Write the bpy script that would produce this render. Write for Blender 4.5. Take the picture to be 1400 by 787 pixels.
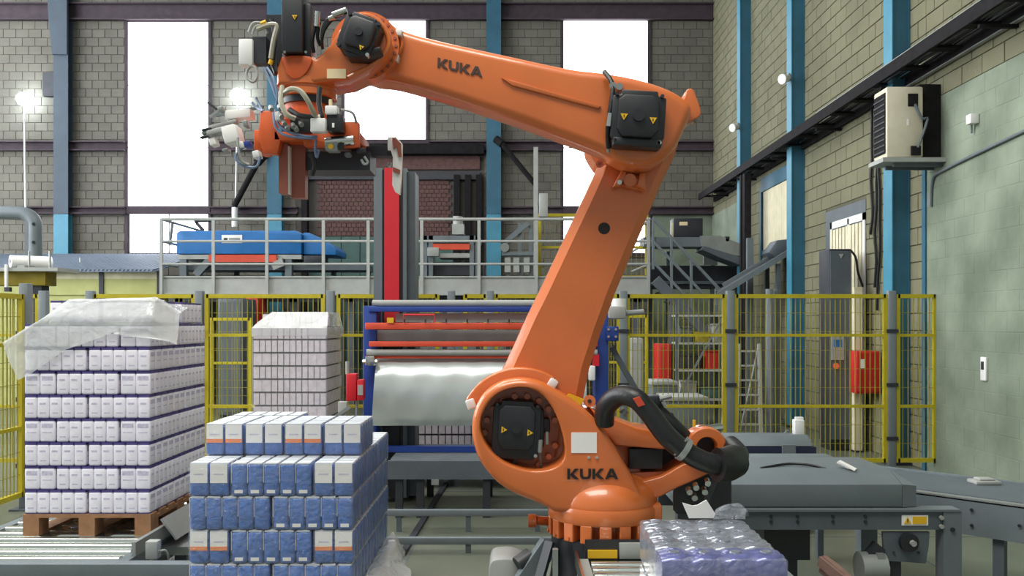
import bpy, bmesh, math, random
from mathutils import Vector, Matrix
random.seed(7)
for _o in list(bpy.data.objects): bpy.data.objects.remove(_o)
SC = bpy.context.scene
COL = SC.collection
# ------------------------------------------------------------------ camera, world, light, exposure
F = 1200.0; CX = 700.0; CY = 440.0; HC = 1.7          # focal length in px, principal point, camera height
cam = bpy.data.cameras.new('camera'); cam.sensor_width = 36; cam.lens = 36*F/1400
cam.shift_y = (CY-393.5)/1400; cam.clip_end = 200; cam.clip_start = .05
camo = bpy.data.objects.new('camera', cam); COL.objects.link(camo)
camo.location = (0, 0, HC); camo.rotation_euler = (math.pi/2, 0, 0); SC.camera = camo
SC.view_settings.view_transform = 'Standard'; SC.view_settings.look = 'None'
SC.view_settings.gamma = 1; SC.view_settings.use_curve_mapping = False
SC.view_settings.exposure = 0.32
wd = bpy.data.worlds.new('sky'); SC.world = wd; wd.use_nodes = True
wd.node_tree.nodes['Background'].inputs[0].default_value = (.93, 1.0, .99, 1)
wd.node_tree.nodes['Background'].inputs[1].default_value = 0.33
WINDOW_LIGHT = 3.2
def area(name, loc, rot, size, power, col=(1, 1, 1)):
    l = bpy.data.lights.new(name, 'AREA'); l.shape = 'RECTANGLE'; l.size, l.size_y = size; l.energy = power; l.color = col
    o = bpy.data.objects.new(name, l); COL.objects.link(o); o.location = loc; o.rotation_euler = rot
    return o
# unseen overhead area lights added to light the hall, without fixtures
area('added_hall_light', (-1.5, 1.5, 8.5), (math.radians(-12), math.radians(-8), 0), (5, 3), 560, (1, .97, .9))
area('added_hall_light', (-3.0, 10.5, 9.5), (0, 0, 0), (6, 3), 420, (1, .98, .93))

area('added_hall_light', (-6.0, 6.0, 9.5), (0, math.radians(-10), 0), (5, 3), 300, (1, .98, .93))  # added for highlights on the left rollers and the film
# ------------------------------------------------------------------ helpers
def X_(px, Y): return (px-CX)*Y/F
def Z_(py, Y): return HC-(py-CY)*Y/F
def W(px, py, Y): return Vector((X_(px, Y), Y, Z_(py, Y)))
def PX(pts, Y): return [(X_(a, Y), Z_(b, Y)) for a, b in pts]

ORIGIN = {}
class B:
    def __init__(s): s.v = []; s.f = []; s.m = []; s.mi = 0; s.chunks = []
    def add(s, vs, fs):
        k = len(s.v); kf = len(s.f); s.v += [Vector(v) for v in vs]
        for f in fs: s.f.append([i+k for i in f]); s.m.append(s.mi)
        s.chunks.append(((k, len(s.v)), (kf, len(s.f)), s.mi))
        return s
    def mat(s, i): s.mi = i; return s
    def box(s, x0, x1, y0, y1, z0, z1):
        x0, x1 = sorted((x0, x1)); y0, y1 = sorted((y0, y1)); z0, z1 = sorted((z0, z1))
        return s.add([(x0,y0,z0),(x1,y0,z0),(x1,y1,z0),(x0,y1,z0),(x0,y0,z1),(x1,y0,z1),(x1,y1,z1),(x0,y1,z1)],
                     [(0,3,2,1),(4,5,6,7),(0,1,5,4),(1,2,6,5),(2,3,7,6),(3,0,4,7)])
    def pbox(s, px0, px1, py0, py1, Y, d):       # pixel rectangle at front depth Y, d metres deep
        return s.box(X_(px0, Y), X_(px1, Y), Y, Y+d, Z_(py1, Y), Z_(py0, Y))
    def obox(s, c, size, R=None):
        c = Vector(c); hx, hy, hz = [q/2 for q in size]
        vs = [Vector((a*hx, b*hy, e*hz)) for e in (-1, 1) for a, b in ((-1,-1),(1,-1),(1,1),(-1,1))]
        if R is not None: vs = [R @ v for v in vs]
        return s.add([v+c for v in vs], [(0,3,2,1),(4,5,6,7),(0,1,5,4),(1,2,6,5),(2,3,7,6),(3,0,4,7)])
    def beam(s, p0, p1, w, h, up=(0, 0, 1)):
        p0 = Vector(p0); p1 = Vector(p1); d = (p1-p0).normalized(); u = Vector(up)
        if abs(d.dot(u)) > .95: u = Vector((0, 1, 0))
        r = d.cross(u).normalized(); u = r.cross(d).normalized()
        vs = []
        for p in (p0, p1):
            for a, b in ((-1,-1),(1,-1),(1,1),(-1,1)): vs.append(p+r*a*w/2+u*b*h/2)
        return s.add(vs, [(0,1,2,3),(7,6,5,4),(0,4,5,1),(1,5,6,2),(2,6,7,3),(3,7,4,0)])
    def cyl(s, p0, p1, r, n=14, r1=None, cap=True):
        p0 = Vector(p0); p1 = Vector(p1); d = (p1-p0).normalized(); r1 = r if r1 is None else r1
        a = d.orthogonal().normalized(); b = d.cross(a)
        k = len(s.v); vs = []
        for p, q in ((p0, r), (p1, r1)):
            for i in range(n):
                t = 2*math.pi*i/n; vs.append(p+(a*math.cos(t)+b*math.sin(t))*q)
        fs = [(i, (i+1) % n, n+(i+1) % n, n+i) for i in range(n)]
        if cap: fs += [tuple(range(n-1, -1, -1)), tuple(range(n, 2*n))]
        return s.add(vs, fs)
    def tube(s, pts, r, n=8, smooth=0):
        pts = [Vector(p) for p in pts]
        if smooth: pts = spline3(pts, smooth)
        rs = r if isinstance(r, (list, tuple)) else [r]*len(pts)
        if len(rs) != len(pts): rs = [rs[0]]*len(pts)
        vs = []; fs = []; prev = None
        for i, p in enumerate(pts):
            d = (pts[min(i+1, len(pts)-1)]-pts[max(i-1, 0)]).normalized()
            if prev is None: a = d.orthogonal().normalized()
            else:
                a = prev-d*prev.dot(d)
                a = a.normalized() if a.length > 1e-6 else d.orthogonal().normalized()
            prev = a; b = d.cross(a)
            for k in range(n):
                t = 2*math.pi*k/n; vs.append(p+(a*math.cos(t)+b*math.sin(t))*rs[i])
        for i in range(len(pts)-1):
            for k in range(n):
                fs.append((i*n+k, i*n+(k+1) % n, (i+1)*n+(k+1) % n, (i+1)*n+k))
        m = len(pts)-1
        fs += [tuple(range(n-1, -1, -1)), tuple(m*n+k for k in range(n))]
        return s.add(vs, fs)
    def prism(s, out, y0, y1):                    # outline in (x,z), extruded along y
        n = len(out)
        ar = sum(out[i][0]*out[(i+1) % n][1]-out[(i+1) % n][0]*out[i][1] for i in range(n))
        if ar < 0: out = out[::-1]
        vs = [(x, y0, z) for x, z in out]+[(x, y1, z) for x, z in out]
        fs = [tuple(range(n)), tuple(range(2*n-1, n-1, -1))]+[(i, n+i, n+(i+1) % n, (i+1) % n) for i in range(n)]
        return s.add(vs, fs)
    def cprism(s, out, y0, y1, ch, seg=1, step=.03):  # prism with a chamfered or rounded rim on both faces
        n = len(out)
        if sum(out[i][0]*out[(i+1) % n][1]-out[(i+1) % n][0]*out[i][1] for i in range(n)) < 0: out = out[::-1]
        pts = [Vector(p) for p in out]; rs = []
        for i in range(n):
            a, b_ = pts[i], pts[(i+1) % n]; k = max(1, int((b_-a).length/step))
            rs += [a.lerp(b_, j/k) for j in range(k)]
        n = len(rs); nr = []
        for i in range(n):
            t = (rs[(i+1) % n]-rs[i-1]).normalized(); nr.append(Vector((-t.y, t.x)))
        for _ in range(6): nr = [((nr[i-1]+nr[i]*2+nr[(i+1) % n])).normalized() for i in range(n)]
        def ring(d, y): return [(rs[i].x+nr[i].x*d, y, rs[i].y+nr[i].y*d) for i in range(n)]
        L = []
        for k in range(seg+1):
            a = math.pi/2*k/seg
            if seg == 1: L.append(ring(ch*(1-k), y0+ch*.8*k))
            else: L.append(ring(ch*(1-math.sin(a)), y0+ch*(1-math.cos(a))))
        for k in range(seg+1):
            a = math.pi/2*k/seg
            if seg == 1: L.append(ring(ch*k, y1-ch*.8*(1-k)))
            else: L.append(ring(ch*(1-math.cos(a)), y1-ch*(1-math.sin(a))))
        return s.loops(L, True, True)
    def ptri(s, pts, Y, d=.004): return s.prism(PX(pts, Y), Y-d, Y+d)
    def prism_x(s, out, x0, x1):                  # outline in (y,z), extruded along x
        n = len(out)
        vs = [(x0, y, z) for y, z in out]+[(x1, y, z) for y, z in out]
        fs = [tuple(range(n)), tuple(range(2*n-1, n-1, -1))]+[(i, n+i, n+(i+1) % n, (i+1) % n) for i in range(n)]
        return s.add(vs, fs)
    def prism_z(s, out, z0, z1):
        n = len(out)
        vs = [(x, y, z0) for x, y in out]+[(x, y, z1) for x, y in out]
        fs = [tuple(range(n)), tuple(range(2*n-1, n-1, -1))]+[(i, n+i, n+(i+1) % n, (i+1) % n) for i in range(n)]
        return s.add(vs, fs)
    def lathe(s, cx, cy, prof, n=48):
        vs = []; fs = []
        for r, z in prof:
            for i in range(n):
                t = 2*math.pi*i/n; vs.append((cx+r*math.cos(t), cy+r*math.sin(t), z))
        for j in range(len(prof)-1):
            for i in range(n): fs.append((j*n+i, j*n+(i+1) % n, (j+1)*n+(i+1) % n, (j+1)*n+i))
        m = len(prof)-1
        fs += [tuple(range(n-1, -1, -1)), tuple(m*n+i for i in range(n))]
        return s.add(vs, fs)
    def loops(s, L, cap0=False, cap1=False):      # list of vertex loops of one length
        n = len(L[0]); vs = [p for l in L for p in l]; fs = []
        for j in range(len(L)-1):
            for i in range(n): fs.append((j*n+i, j*n+(i+1) % n, (j+1)*n+(i+1) % n, (j+1)*n+i))
        m = len(L)-1
        if cap0: fs.append(tuple(range(n-1, -1, -1)))
        if cap1: fs.append(tuple(m*n+i for i in range(n)))
        return s.add(vs, fs)
    def mesh(s, name, mats, off=Vector((0, 0, 0)), bevel=0, seg=2, smooth=False, angle=35):
        me = bpy.data.meshes.new(name)
        me.from_pydata([v-off for v in s.v], [], s.f)
        ms = mats if isinstance(mats, (list, tuple)) else [mats]
        for m in ms: me.materials.append(m)
        for p, i in zip(me.polygons, s.m): p.material_index = i
        bm = bmesh.new(); bm.from_mesh(me)
        bmesh.ops.recalc_face_normals(bm, faces=bm.faces)
        if bevel:
            es = [e for e in bm.edges if len(e.link_faces) == 2 and e.calc_face_angle(0) > math.radians(30)]
            bmesh.ops.bevel(bm, geom=es, offset=bevel, segments=seg, profile=.5, affect='EDGES', clamp_overlap=True)
        bm.to_mesh(me); bm.free()
        if smooth or bevel:
            for p in me.polygons: p.use_smooth = True
            me.set_sharp_from_angle(angle=math.radians(angle))
        return me
    def build(s, name, mats, parent=None, **k):
        if k.pop('split', False):
            r = None
            for v, f, m in s.chunks:
                q = B(); q.v = s.v[v[0]:v[1]]; q.f = [[i-v[0] for i in g] for g in s.f[f[0]:f[1]]]; q.m = s.m[f[0]:f[1]]
                r = q.build(name, mats, parent, **k)
            return r
        label = k.pop('label', None)
        if parent is None:
            xs = [v.x for v in s.v]; ys = [v.y for v in s.v]; zs = [v.z for v in s.v]
            off = Vector(((min(xs)+max(xs))/2, (min(ys)+max(ys))/2, min(zs)))
        else: off = ORIGIN[parent.name]
        me = s.mesh(name, mats, off, **k)
        o = bpy.data.objects.new(name, me); COL.objects.link(o)
        if parent is None: o.location = off
        else: o.parent = parent
        ORIGIN[o.name] = off
        if label: o['label'] = label
        return o
def spline3(pts, k=6, closed=False):
    out = []; n = len(pts)
    rng = range(n) if closed else range(n-1)
    g = (lambda i: pts[i % n]) if closed else (lambda i: pts[max(0, min(n-1, i))])
    for i in rng:
        p0, p1, p2, p3 = g(i-1), g(i), g(i+1), g(i+2)
        for j in range(k):
            t = j/k
            out.append(.5*((2*p1)+(p2-p0)*t+(2*p0-5*p1+4*p2-p3)*t*t+(3*p1-p0-3*p2+p3)*t**3))
    if not closed: out.append(pts[-1])
    return out
def smooth2(pts, k=5, closed=True):
    return [(p.x, p.y) for p in spline3([Vector(p) for p in pts], k, closed)]
def tag(o, label=None, cat=None, group=None, kind=None):
    if label: o['label'] = label
    if cat: o['category'] = cat
    if group: o['group'] = group
    if kind: o['kind'] = kind
    return o
def thing(name, label, cat, loc, group=None):
    o = bpy.data.objects.new(name, None); COL.objects.link(o); o.empty_display_size = .1
    o.location = loc; ORIGIN[o.name] = Vector(loc)
    return tag(o, label, cat, group)
def copy_tree(o, parent=None):
    c = o.copy(); COL.objects.link(c); c.parent = parent
    for ch in list(o.children): copy_tree(ch, c)
    return c
def inst(name, me, parent, loc, rotz=0):
    o = bpy.data.objects.new(name, me); COL.objects.link(o); o.parent = parent; o.location = loc
    if rotz: o.rotation_euler.z = rotz
    return o

# ------------------------------------------------------------------ materials
def lin(c):
    c = c/255
    return c/12.92 if c <= .04045 else ((c+.055)/1.055)**2.4
def rgb(c): return (lin(c[0]), lin(c[1]), lin(c[2]), 1)
MATS = {}
def M(name, c, rough=.5, metal=0, var=.12, scale=6, bump=0, bscale=60, coat=0, alpha=1, emit=0, spec=.5, c2=None, objvar=0):
    m = bpy.data.materials.new(name); m.use_nodes = True; nt = m.node_tree; N = nt.nodes; L = nt.links
    b = N['Principled BSDF']; base = rgb(c)
    b.inputs['Roughness'].default_value = rough; b.inputs['Metallic'].default_value = metal
    b.inputs['Specular IOR Level'].default_value = spec
    b.inputs['Coat Weight'].default_value = coat; b.inputs['Alpha'].default_value = alpha
    geo = N.new('ShaderNodeNewGeometry')
    if var or c2:
        nz = N.new('ShaderNodeTexNoise'); nz.inputs['Scale'].default_value = scale; nz.inputs['Detail'].default_value = 6
        L.new(geo.outputs['Position'], nz.inputs['Vector'])
        rp = N.new('ShaderNodeMapRange'); rp.inputs[1].default_value = .3; rp.inputs[2].default_value = .7
        L.new(nz.outputs['Fac'], rp.inputs[0])
        mx = N.new('ShaderNodeMix'); mx.data_type = 'RGBA'
        a = tuple(q*(1-var) for q in base[:3])+(1,)
        z = rgb(c2) if c2 else tuple(min(1, q*(1+var)) for q in base[:3])+(1,)
        if c2: a = base
        mx.inputs[6].default_value = a; mx.inputs[7].default_value = z
        L.new(rp.outputs[0], mx.inputs[0]); out = mx.outputs[2]
        if objvar:
            oi = N.new('ShaderNodeObjectInfo'); ad = N.new('ShaderNodeMath'); ad.operation = 'ADD'
            L.new(oi.outputs['Random'], ad.inputs[0]); L.new(geo.outputs['Random Per Island'], ad.inputs[1])
            fr = N.new('ShaderNodeMath'); fr.operation = 'FRACT'; L.new(ad.outputs[0], fr.inputs[0])
            mr = N.new('ShaderNodeMapRange'); mr.inputs[3].default_value = 1-objvar; mr.inputs[4].default_value = 1+objvar
            L.new(fr.outputs[0], mr.inputs[0])
            vm = N.new('ShaderNodeVectorMath'); vm.operation = 'SCALE'
            L.new(out, vm.inputs[0]); L.new(mr.outputs[0], vm.inputs['Scale']); out = vm.outputs[0]
        L.new(out, b.inputs['Base Color'])
    else: b.inputs['Base Color'].default_value = base
    if bump:
        n2 = N.new('ShaderNodeTexNoise'); n2.inputs['Scale'].default_value = bscale; n2.inputs['Detail'].default_value = 4
        L.new(geo.outputs['Position'], n2.inputs['Vector'])
        bp = N.new('ShaderNodeBump'); bp.inputs['Strength'].default_value = bump; bp.inputs['Distance'].default_value = .01
        L.new(n2.outputs['Fac'], bp.inputs['Height']); L.new(bp.outputs[0], b.inputs['Normal'])
    if emit:
        b.inputs['Emission Color'].default_value = base; b.inputs['Emission Strength'].default_value = emit
    MATS[name] = m
    return m
def film(name, c, through, rough=.2, bump=.4, bscale=25, tint=(1, 1, 1)):
    m = bpy.data.materials.new(name); m.use_nodes = True; nt = m.node_tree; N = nt.nodes; L = nt.links
    b = N['Principled BSDF']; b.inputs['Base Color'].default_value = rgb(c); b.inputs['Roughness'].default_value = rough
    b.inputs['Specular IOR Level'].default_value = .8
    t = N.new('ShaderNodeBsdfTransparent'); t.inputs[0].default_value = (*tint, 1)
    x = N.new('ShaderNodeMixShader'); x.inputs[0].default_value = 1-through
    L.new(t.outputs[0], x.inputs[1]); L.new(b.outputs[0], x.inputs[2]); L.new(x.outputs[0], N['Material Output'].inputs[0])
    g = N.new('ShaderNodeNewGeometry'); n2 = N.new('ShaderNodeTexNoise'); n2.inputs['Scale'].default_value = bscale; n2.inputs['Detail'].default_value = 3
    n2.inputs['Distortion'].default_value = 1.5
    L.new(g.outputs['Position'], n2.inputs['Vector'])
    bp = N.new('ShaderNodeBump'); bp.inputs['Strength'].default_value = bump; bp.inputs['Distance'].default_value = .03
    L.new(n2.outputs['Fac'], bp.inputs['Height']); L.new(bp.outputs[0], b.inputs['Normal'])
    return m
ORANGE = M('orange_enamel', (208, 109, 51), .34, var=.06, scale=4, coat=.5)
ORANGE2 = M('orange_bracket_paint', (210, 92, 40), .5, var=.08)
RUST = M('reddish_brown_steel', (150, 82, 66), .5, var=.12)
BLACK = M('black_plastic', (34, 36, 40), .45, var=.1)
RUBBER = M('black_rubber', (24, 25, 27), .42, var=.15, bump=.15)
DKMETAL = M('dark_steel', (52, 54, 60), .5, .3, var=.15)
INK = M('black_ink', (28, 20, 18), .6, var=0)
WHITE = M('white_plastic', (226, 226, 224), .45, var=.04)
PAPER = M('white_paper_label', (238, 236, 232), .7, var=.02)
CREAM = M('cream_paper_label', (232, 212, 170), .7, var=.03)
YLAB = M('yellow_label', (226, 178, 26), .6, var=.03)
CHROME = M('bright_steel', (205, 208, 205), .22, 1, var=.05)
ROLLER = M('zinc_roller', (224, 230, 222), .1, .9, var=.08)
GALV = M('galvanised_steel', (150, 154, 152), .45, .5, var=.1)
GREYP = M('grey_machine_paint', (102, 111, 115), .5, var=.07)
GREYD = M('dark_grey_machine_paint', (84, 92, 98), .5, var=.1)
GREYL = M('pale_grey_paint', (156, 158, 154), .55, var=.07)
YEL = M('yellow_fence_paint', (182, 166, 28), .5, var=.1)
POSTG = M('grey_post_paint', (112, 120, 124), .5, var=.06)
BLUE = M('blue_frame_paint', (30, 62, 140), .45, var=.08)
BLUEH = M('blue_hood_paint', (26, 106, 172), .5, var=.08)
TEAL = M('teal_column_paint', (42, 92, 114), .55, var=.14, scale=3)
TEAL2 = M('blue_grey_column_paint', (58, 72, 86), .6, var=.14, scale=3)
TEAL3 = M('light_teal_paint_and_lit_flange', (64, 130, 154), .5, var=.12, scale=3)
RED = M('red_panel_paint', (200, 26, 40), .5, var=.05)
REDO = M('red_orange_paint', (206, 74, 46), .5, var=.08)
GIRT = M('dark_brown_girt', (66, 54, 62), .8, var=.2)
GRIME = M('black_grimy_steel', (28, 26, 28), .85, spec=.2, var=.35, scale=9)
BLOCKB = M('grey_concrete_block', (110, 107, 98), .95, var=.14, scale=1.3, bump=.5, bscale=45, objvar=.07)
MORTB = M('grey_mortar', (84, 80, 76), .95, var=.15, scale=2)
BLOCKR = M('buff_concrete_block', (114, 112, 89), .95, var=.13, scale=1.2, bump=.5, bscale=45, objvar=.05)
MORTR = M('buff_mortar', (88, 86, 68), .95, var=.15, scale=2)
PLAST = M('pale_green_plaster', (98, 108, 92), .9, var=.16, scale=1.5, bump=.4, bscale=14, c2=(136, 147, 129))
FLOOR = M('worn_concrete_floor', (84, 90, 78), .35, var=.2, scale=.8, bump=.1, c2=(112, 116, 102))
WOOD = M('pallet_wood', (156, 114, 80), .8, var=.2, scale=14)
WOODD = M('rusty_angle', (112, 86, 76), .8, var=.2, scale=14)
BRICK = M('dark_brown_brick', (92, 66, 62), .9, var=.22, scale=12)
GREEND = M('dark_green_panel', (64, 92, 86), .7, var=.15)
HUT = M('yellow_green_hut_wall', (176, 178, 116), .8, var=.06)
HUTW = M('cream_hut_band', (214, 208, 178), .8, var=.1)
ROOFM = M('blue_grey_corrugated_roof', (112, 124, 140), .6, var=.1)
OLIVE = M('olive_beam_paint', (140, 124, 30), .6, var=.15)
CREAMW = M('cream_slat_paint', (216, 208, 178), .7, var=.08)
BEIGE = M('beige_air_conditioner', (206, 198, 176), .6, var=.12, scale=3)
SHEET = M('shiny_film_web', (206, 214, 212), .24, .35, var=.05, scale=3)
REDB = M('red_cabinet_paint', (186, 34, 28), .5, var=.08)
GLOW = M('window_daylight', (250, 252, 255), 1, var=0, emit=WINDOW_LIGHT)
GLOWL = M('added_side_window_glow', (245, 250, 255), 1, var=0, emit=7)  # glow of the windows added on the unseen left wall
LAMP = M('lamp_glow', (235, 248, 255), 1, var=0, emit=30)
CBLUE = M('blue_printed_carton', (66, 108, 180), .2, var=.22, scale=28, bump=.55, bscale=38)
CDARK = M('dark_blue_carton_fold', (44, 62, 112), .4, var=.1)
CTOP = M('pale_carton_top', (206, 212, 216), .45, var=.06)
CWH = M('white_carton', (240, 237, 246), .4, var=.05, scale=30)
CWP = M('pale_print', (200, 196, 216), .5, var=.2, scale=60)
CPUR = M('violet_tray_film', (84, 76, 134), .35, var=.2, scale=20)
ORL = M('orange_label_band', (240, 140, 78), .55, var=.04)
PINKISH = M('mauve_carton', (214, 204, 210), .5, var=.12, scale=20)
MAUVEG = M('mauve_shadow_gap', (84, 74, 84), .7, var=.1)
FILMC = film('clear_shrink_film', (225, 230, 240), .87, .06, 1.0, 20)
FILMW = film('milky_plastic_sheet', (236, 240, 238), .64, .16, .4, 7)
FILMP = film('lilac_shrink_film', (196, 196, 214), .30, .13, .7, 30, (.8, .8, .95))
TRAYF = M('lilac_bottle_tray', (124, 128, 138), .16, .35, var=.12, scale=18)
TRAYB = M('violet_bottle_tray', (96, 100, 150), .2, .3, var=.2, scale=18)
# ------------------------------------------------------------------ the hall
YB = 20.7; XR = 4.74
b = B().box(-20, 12, -6, 21.2, -.2, 0); floor = tag(b.build('floor', FLOOR), kind='structure')
# floor joints
for x in (-2.6, -.75, 1.1, 2.95):
    B().box(x-.006, x+.006, 3, 20.5, -.001, .0015).build('floor_joint', GREYD, floor)
for y in (5.1, 6.95, 8.8, 10.65):
    B().box(-9, 4.7, y-.006, y+.006, -.001, .0015).build('floor_joint', GREYD, floor)

def courses(u0, u1, z0, z1, bw, bh, openings, j=.012):
    """running-bond block rectangles (u, width, z) of one wall, openings cut out"""
    out = []; r = 0; z = z0
    while z < z1-1e-6:
        spans = [(u0, u1)]
        for a, c, e, g in openings:
            if z+bh > e+.02 and z < g-.02:
                nx = []
                for s, t in spans:
                    if c <= s or a >= t: nx.append((s, t)); continue
                    if a > s: nx.append((s, a))
                    if c < t: nx.append((c, t))
                spans = nx
        off = (r % 2)*bw/2
        for s, t in spans:
            k = math.floor((s-u0-off)/bw)
            while True:
                a = max(s, u0+off+k*bw); c = min(t, u0+off+(k+1)*bw)
                if a >= t: break
                if c-a > .05: out.append((a+j/2, c-j/2, z+j/2, z+bh-j/2))
                k += 1
        r += 1; z += bh
    return out
def lay(wall, rects, put, mat, rank, dep=.09):
    """300 largest-in-view blocks as parts, the others joined"""
    rects = sorted(rects, key=rank); cache = {}
    for q in rects[:300]:
        w = round(q[1]-q[0], 3); h = round(q[3]-q[2], 3); key = (w, h)
        if key not in cache:
            bb = B(); put(bb, 0, w, 0, h, 0); cache[key] = bb.mesh('block', mat, Vector((0, 0, 0)), bevel=.003, seg=1)
        o = bpy.data.objects.new('block', cache[key]); COL.objects.link(o); o.parent = wall
        o.location = put(None, q[0], q[1], q[2], q[3], random.uniform(-.002, .002))-ORIGIN[wall.name]
    bb = B()
    for q in rects[300:]: put(bb, *q, random.uniform(-.002, .002))
    if bb.f: tag(bb.build('far_blocks', mat, wall), kind='stuff')
# back wall
def bx(p): return X_(p, YB)
def bz(p): return Z_(p, YB)
wins = [(174, 288, 30, 346), (470, 585, 25, 191), (769, 888, 22, 346)]
opn = [(bx(a), bx(c), bz(g), bz(e)) for a, c, e, g in wins]
bay = (bx(405), bx(662), 0, bz(212))
wall_back = tag(B().box(-16, XR+.5, YB+.014, YB+.4, 0, 10.4).build('wall_back', MORTB), kind='structure')
def put_b(bb, a, c, e, g, dy):
    if bb is None: return Vector((a, YB+dy, e))
    y0 = YB+dy if (a or e) else 0
    bb.box(a, c, y0, y0+.1, e, g)
def rank_b(q):
    x = 700+1200*(q[0]+q[1])/2/YB; y = 440-1200*((q[2]+q[3])/2-1.7)/YB
    vis = (0 <= x <= 170 and 20 < y < 345) or (288 < x < 345 and 40 < y < 280) or (585 < x < 770 and 130 < y < 380) or (890 < x < 972)
    return (0 if vis else 1, abs(x-230))
lay(wall_back, courses(-15, XR, 0, 10.4, .3, .2, opn+[bay]), put_b, BLOCKB, rank_b)
# windows of the back wall
for i, (a, c, e, g) in enumerate(wins):
    wx0, wx1, wz0, wz1 = opn[i]
    wn = tag(B().box(wx0-.06, wx1+.06, YB-.03, YB+.06, wz0-.09, wz0).build('window_%d' % (i+1), GIRT), kind='structure')
    fr = B()
    for x in (wx0, wx1): fr.box(x-.05, x+.02, YB-.04, YB+.08, wz0, wz1)
    fr.box(wx0, wx1, YB-.04, YB+.08, wz1, wz1+.06); fr.build('window_frame', GIRT, wn)
    rows = [r for r in ((e, 117), (117, 202), (202, 283), (292, g)) if r[0] < g-20]
    for (p, q) in rows:
        q = min(q, g)
        zz0, zz1 = bz(q), bz(p)
        if i == 0 and p == 292: cols = [(wx0+.06, bx(231)), (bx(232), wx1-.02)]
        else: cols = [(wx0+.02, wx1-.02)]
        for (u, v) in cols: B().box(u+.008, v-.008, YB-.015, YB+.0, zz0+.015, zz1-.015).build('pane', GLOW, wn)
        B().box(wx0, wx1, YB+.0, YB+.06, zz0-.03, zz0+.02).build('glazing_bar', GIRT, wn)
    if i != 1: B().box(wx0, wx1, YB-.06, YB+.06, bz(293), bz(282)).build('glazing_bar', GIRT, wn)
# steel girts of the back wall
def girt(n, px0, px1, py0, py1, d=.16):
    g = B(); x0, x1, z0, z1 = bx(px0), bx(px1), bz(py1), bz(py0)
    g.box(x0, x1, YB-d, YB-.01, z1-.03, z1).box(x0, x1, YB-d, YB-.01, z0, z0+.03).box(x0, x1, YB-.05, YB-.02, z0, z1)
    tag(g.build('trim_%d' % n, GIRT), kind='structure')
girt(1, -180, 974, 6, 29); n = 2
for a, c in ((-180, 173), (289, 469), (587, 768), (889, 974)): girt(n, a, c, 194, 207); n += 1
for a, c in ((-180, 173), (289, 408), (664, 768), (889, 974)): girt(n, a, c, 283, 293); n += 1
# blue steel columns of the back wall (I section, bracket on top)
def hcol(cx, py0, py1, mat, label, Y=YB-.24, w=.34, haunch=False):
    t = thing('steel_column', label, 'column', (cx, Y, 0), 'blue columns of the back wall')
    z0, z1 = (0 if py1 is None else Z_(py1, Y)), Z_(py0, Y)
    zs = Z_(207, Y)
    zj = Z_(292, Y)
    for nm, za, zb, m in (('upper_shaft', zj, z1, mat), ('lower_shaft', z0, zj-.01, TEAL3)):
        if zb <= za: continue
        s = B().box(cx-w/2, cx+w/2, Y, Y+.02, za, zb).box(cx-.012, cx+.012, Y+.02, Y+.2, za, zb).box(cx-w/2, cx+w/2, Y+.2, Y+.22, za, zb)
        s.build(nm, m, t)
    if haunch:
        B().prism([(cx-w/2, Z_(75, Y)), (cx+w/2, Z_(75, Y)), (cx+w/2, z1), (cx-w/2-.14, z1), (cx-w/2-.08, Z_(30, Y))], Y-.06, Y-.002).build('haunch_plate', mat, t)
        B().box(cx-w/2-.28, cx-w/2, Y+.05, Y+.2, Z_(130, Y), Z_(98, Y)).build('junction_box', DKMETAL, t)
    B().box(cx-.25, cx+.25, Y-.06, Y+.23, 0, .03).build('base_plate', DKMETAL, t)
    return t
hcol(X_(83, YB-.24), -30, None, TEAL2, 'leftmost blue column of the back wall, beside the tall left window', haunch=True)
hcol(X_(375, YB-.24), -30, None, TEAL, 'blue column of the back wall seen behind the robot gripper')
hcol(X_(675, YB-.24), -30, None, TEAL, 'blue column of the back wall right of the dark bay')
# diagonal pipe braces
tag(B().tube([W(352, 222, 20.36), W(320, 282, 20.36)], .07, 10).cyl(W(351, 223, 20.36), W(368, 205, 20.45), .1).build('diagonal_brace', GRIME, smooth=True), 'dark diagonal pipe brace left of the gripper column', 'brace')
tag(B().tube([W(686, 196, 20.36), W(732, 252, 20.36)], .06, 10).cyl(W(687, 197, 20.36), W(678, 190, 20.45), .09).build('diagonal_brace', GRIME, smooth=True), 'dark diagonal pipe brace right of the middle blue column', 'brace')
# dark bay in the back wall
by0, by1, bzT = bx(405), bx(662), bz(212)
bayo = tag(B().box(by0, by1, YB+.02, YB+.055, 0, bzT).build('door_1', GIRT), kind='structure')
zz = bz(255); pitch = .14; row = 0
bm_ = None
while zz < bz(222)+.0:
    zz += .0001; break
bk = B()
for r in range(19):
    z = bz(322)+r*.1
    if z > bz(240): break
    for c in range(34):
        a = by0+.5+(c+(r % 2)*.5)*.115
        if a+.11 < bx(618): bk.box(a, a+.105, YB-.02, YB+.03, z, z+.09)
tag(bk.build('brick_infill', BRICK, bayo), kind='stuff')
for k in range(8): B().box(by0+.2+k*.44, by0+.62+k*.44, YB-.03, YB+.03, 0, bz(322)-.03).build('lower_panel', GREEND, bayo)
B().box(by0+.1, by1-.1, YB-.10, YB+.03, bz(246), bz(236)).build('lintel', DKMETAL, bayo)
B().box(by0+.1, by1-.1, YB-.06, YB+.03, bz(232), bz(214)).build('lintel_panel', BRICK, bayo)
for px in (418, 625, 640, 655): B().box(bx(px)-.07, bx(px)+.07, YB-.16, YB+.02, 0, bz(240)).build('door_post', GRIME, bayo)
B().box(by0, by1, YB-.3, YB-.04, bz(212)-.02, bz(200)).build('door_header', GRIME, bayo)

tag(B().box(bx(892), XR-.01, YB-.03, YB-.005, 0, bz(295)).build('wall_back_dado', PLAST), kind='structure')
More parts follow.
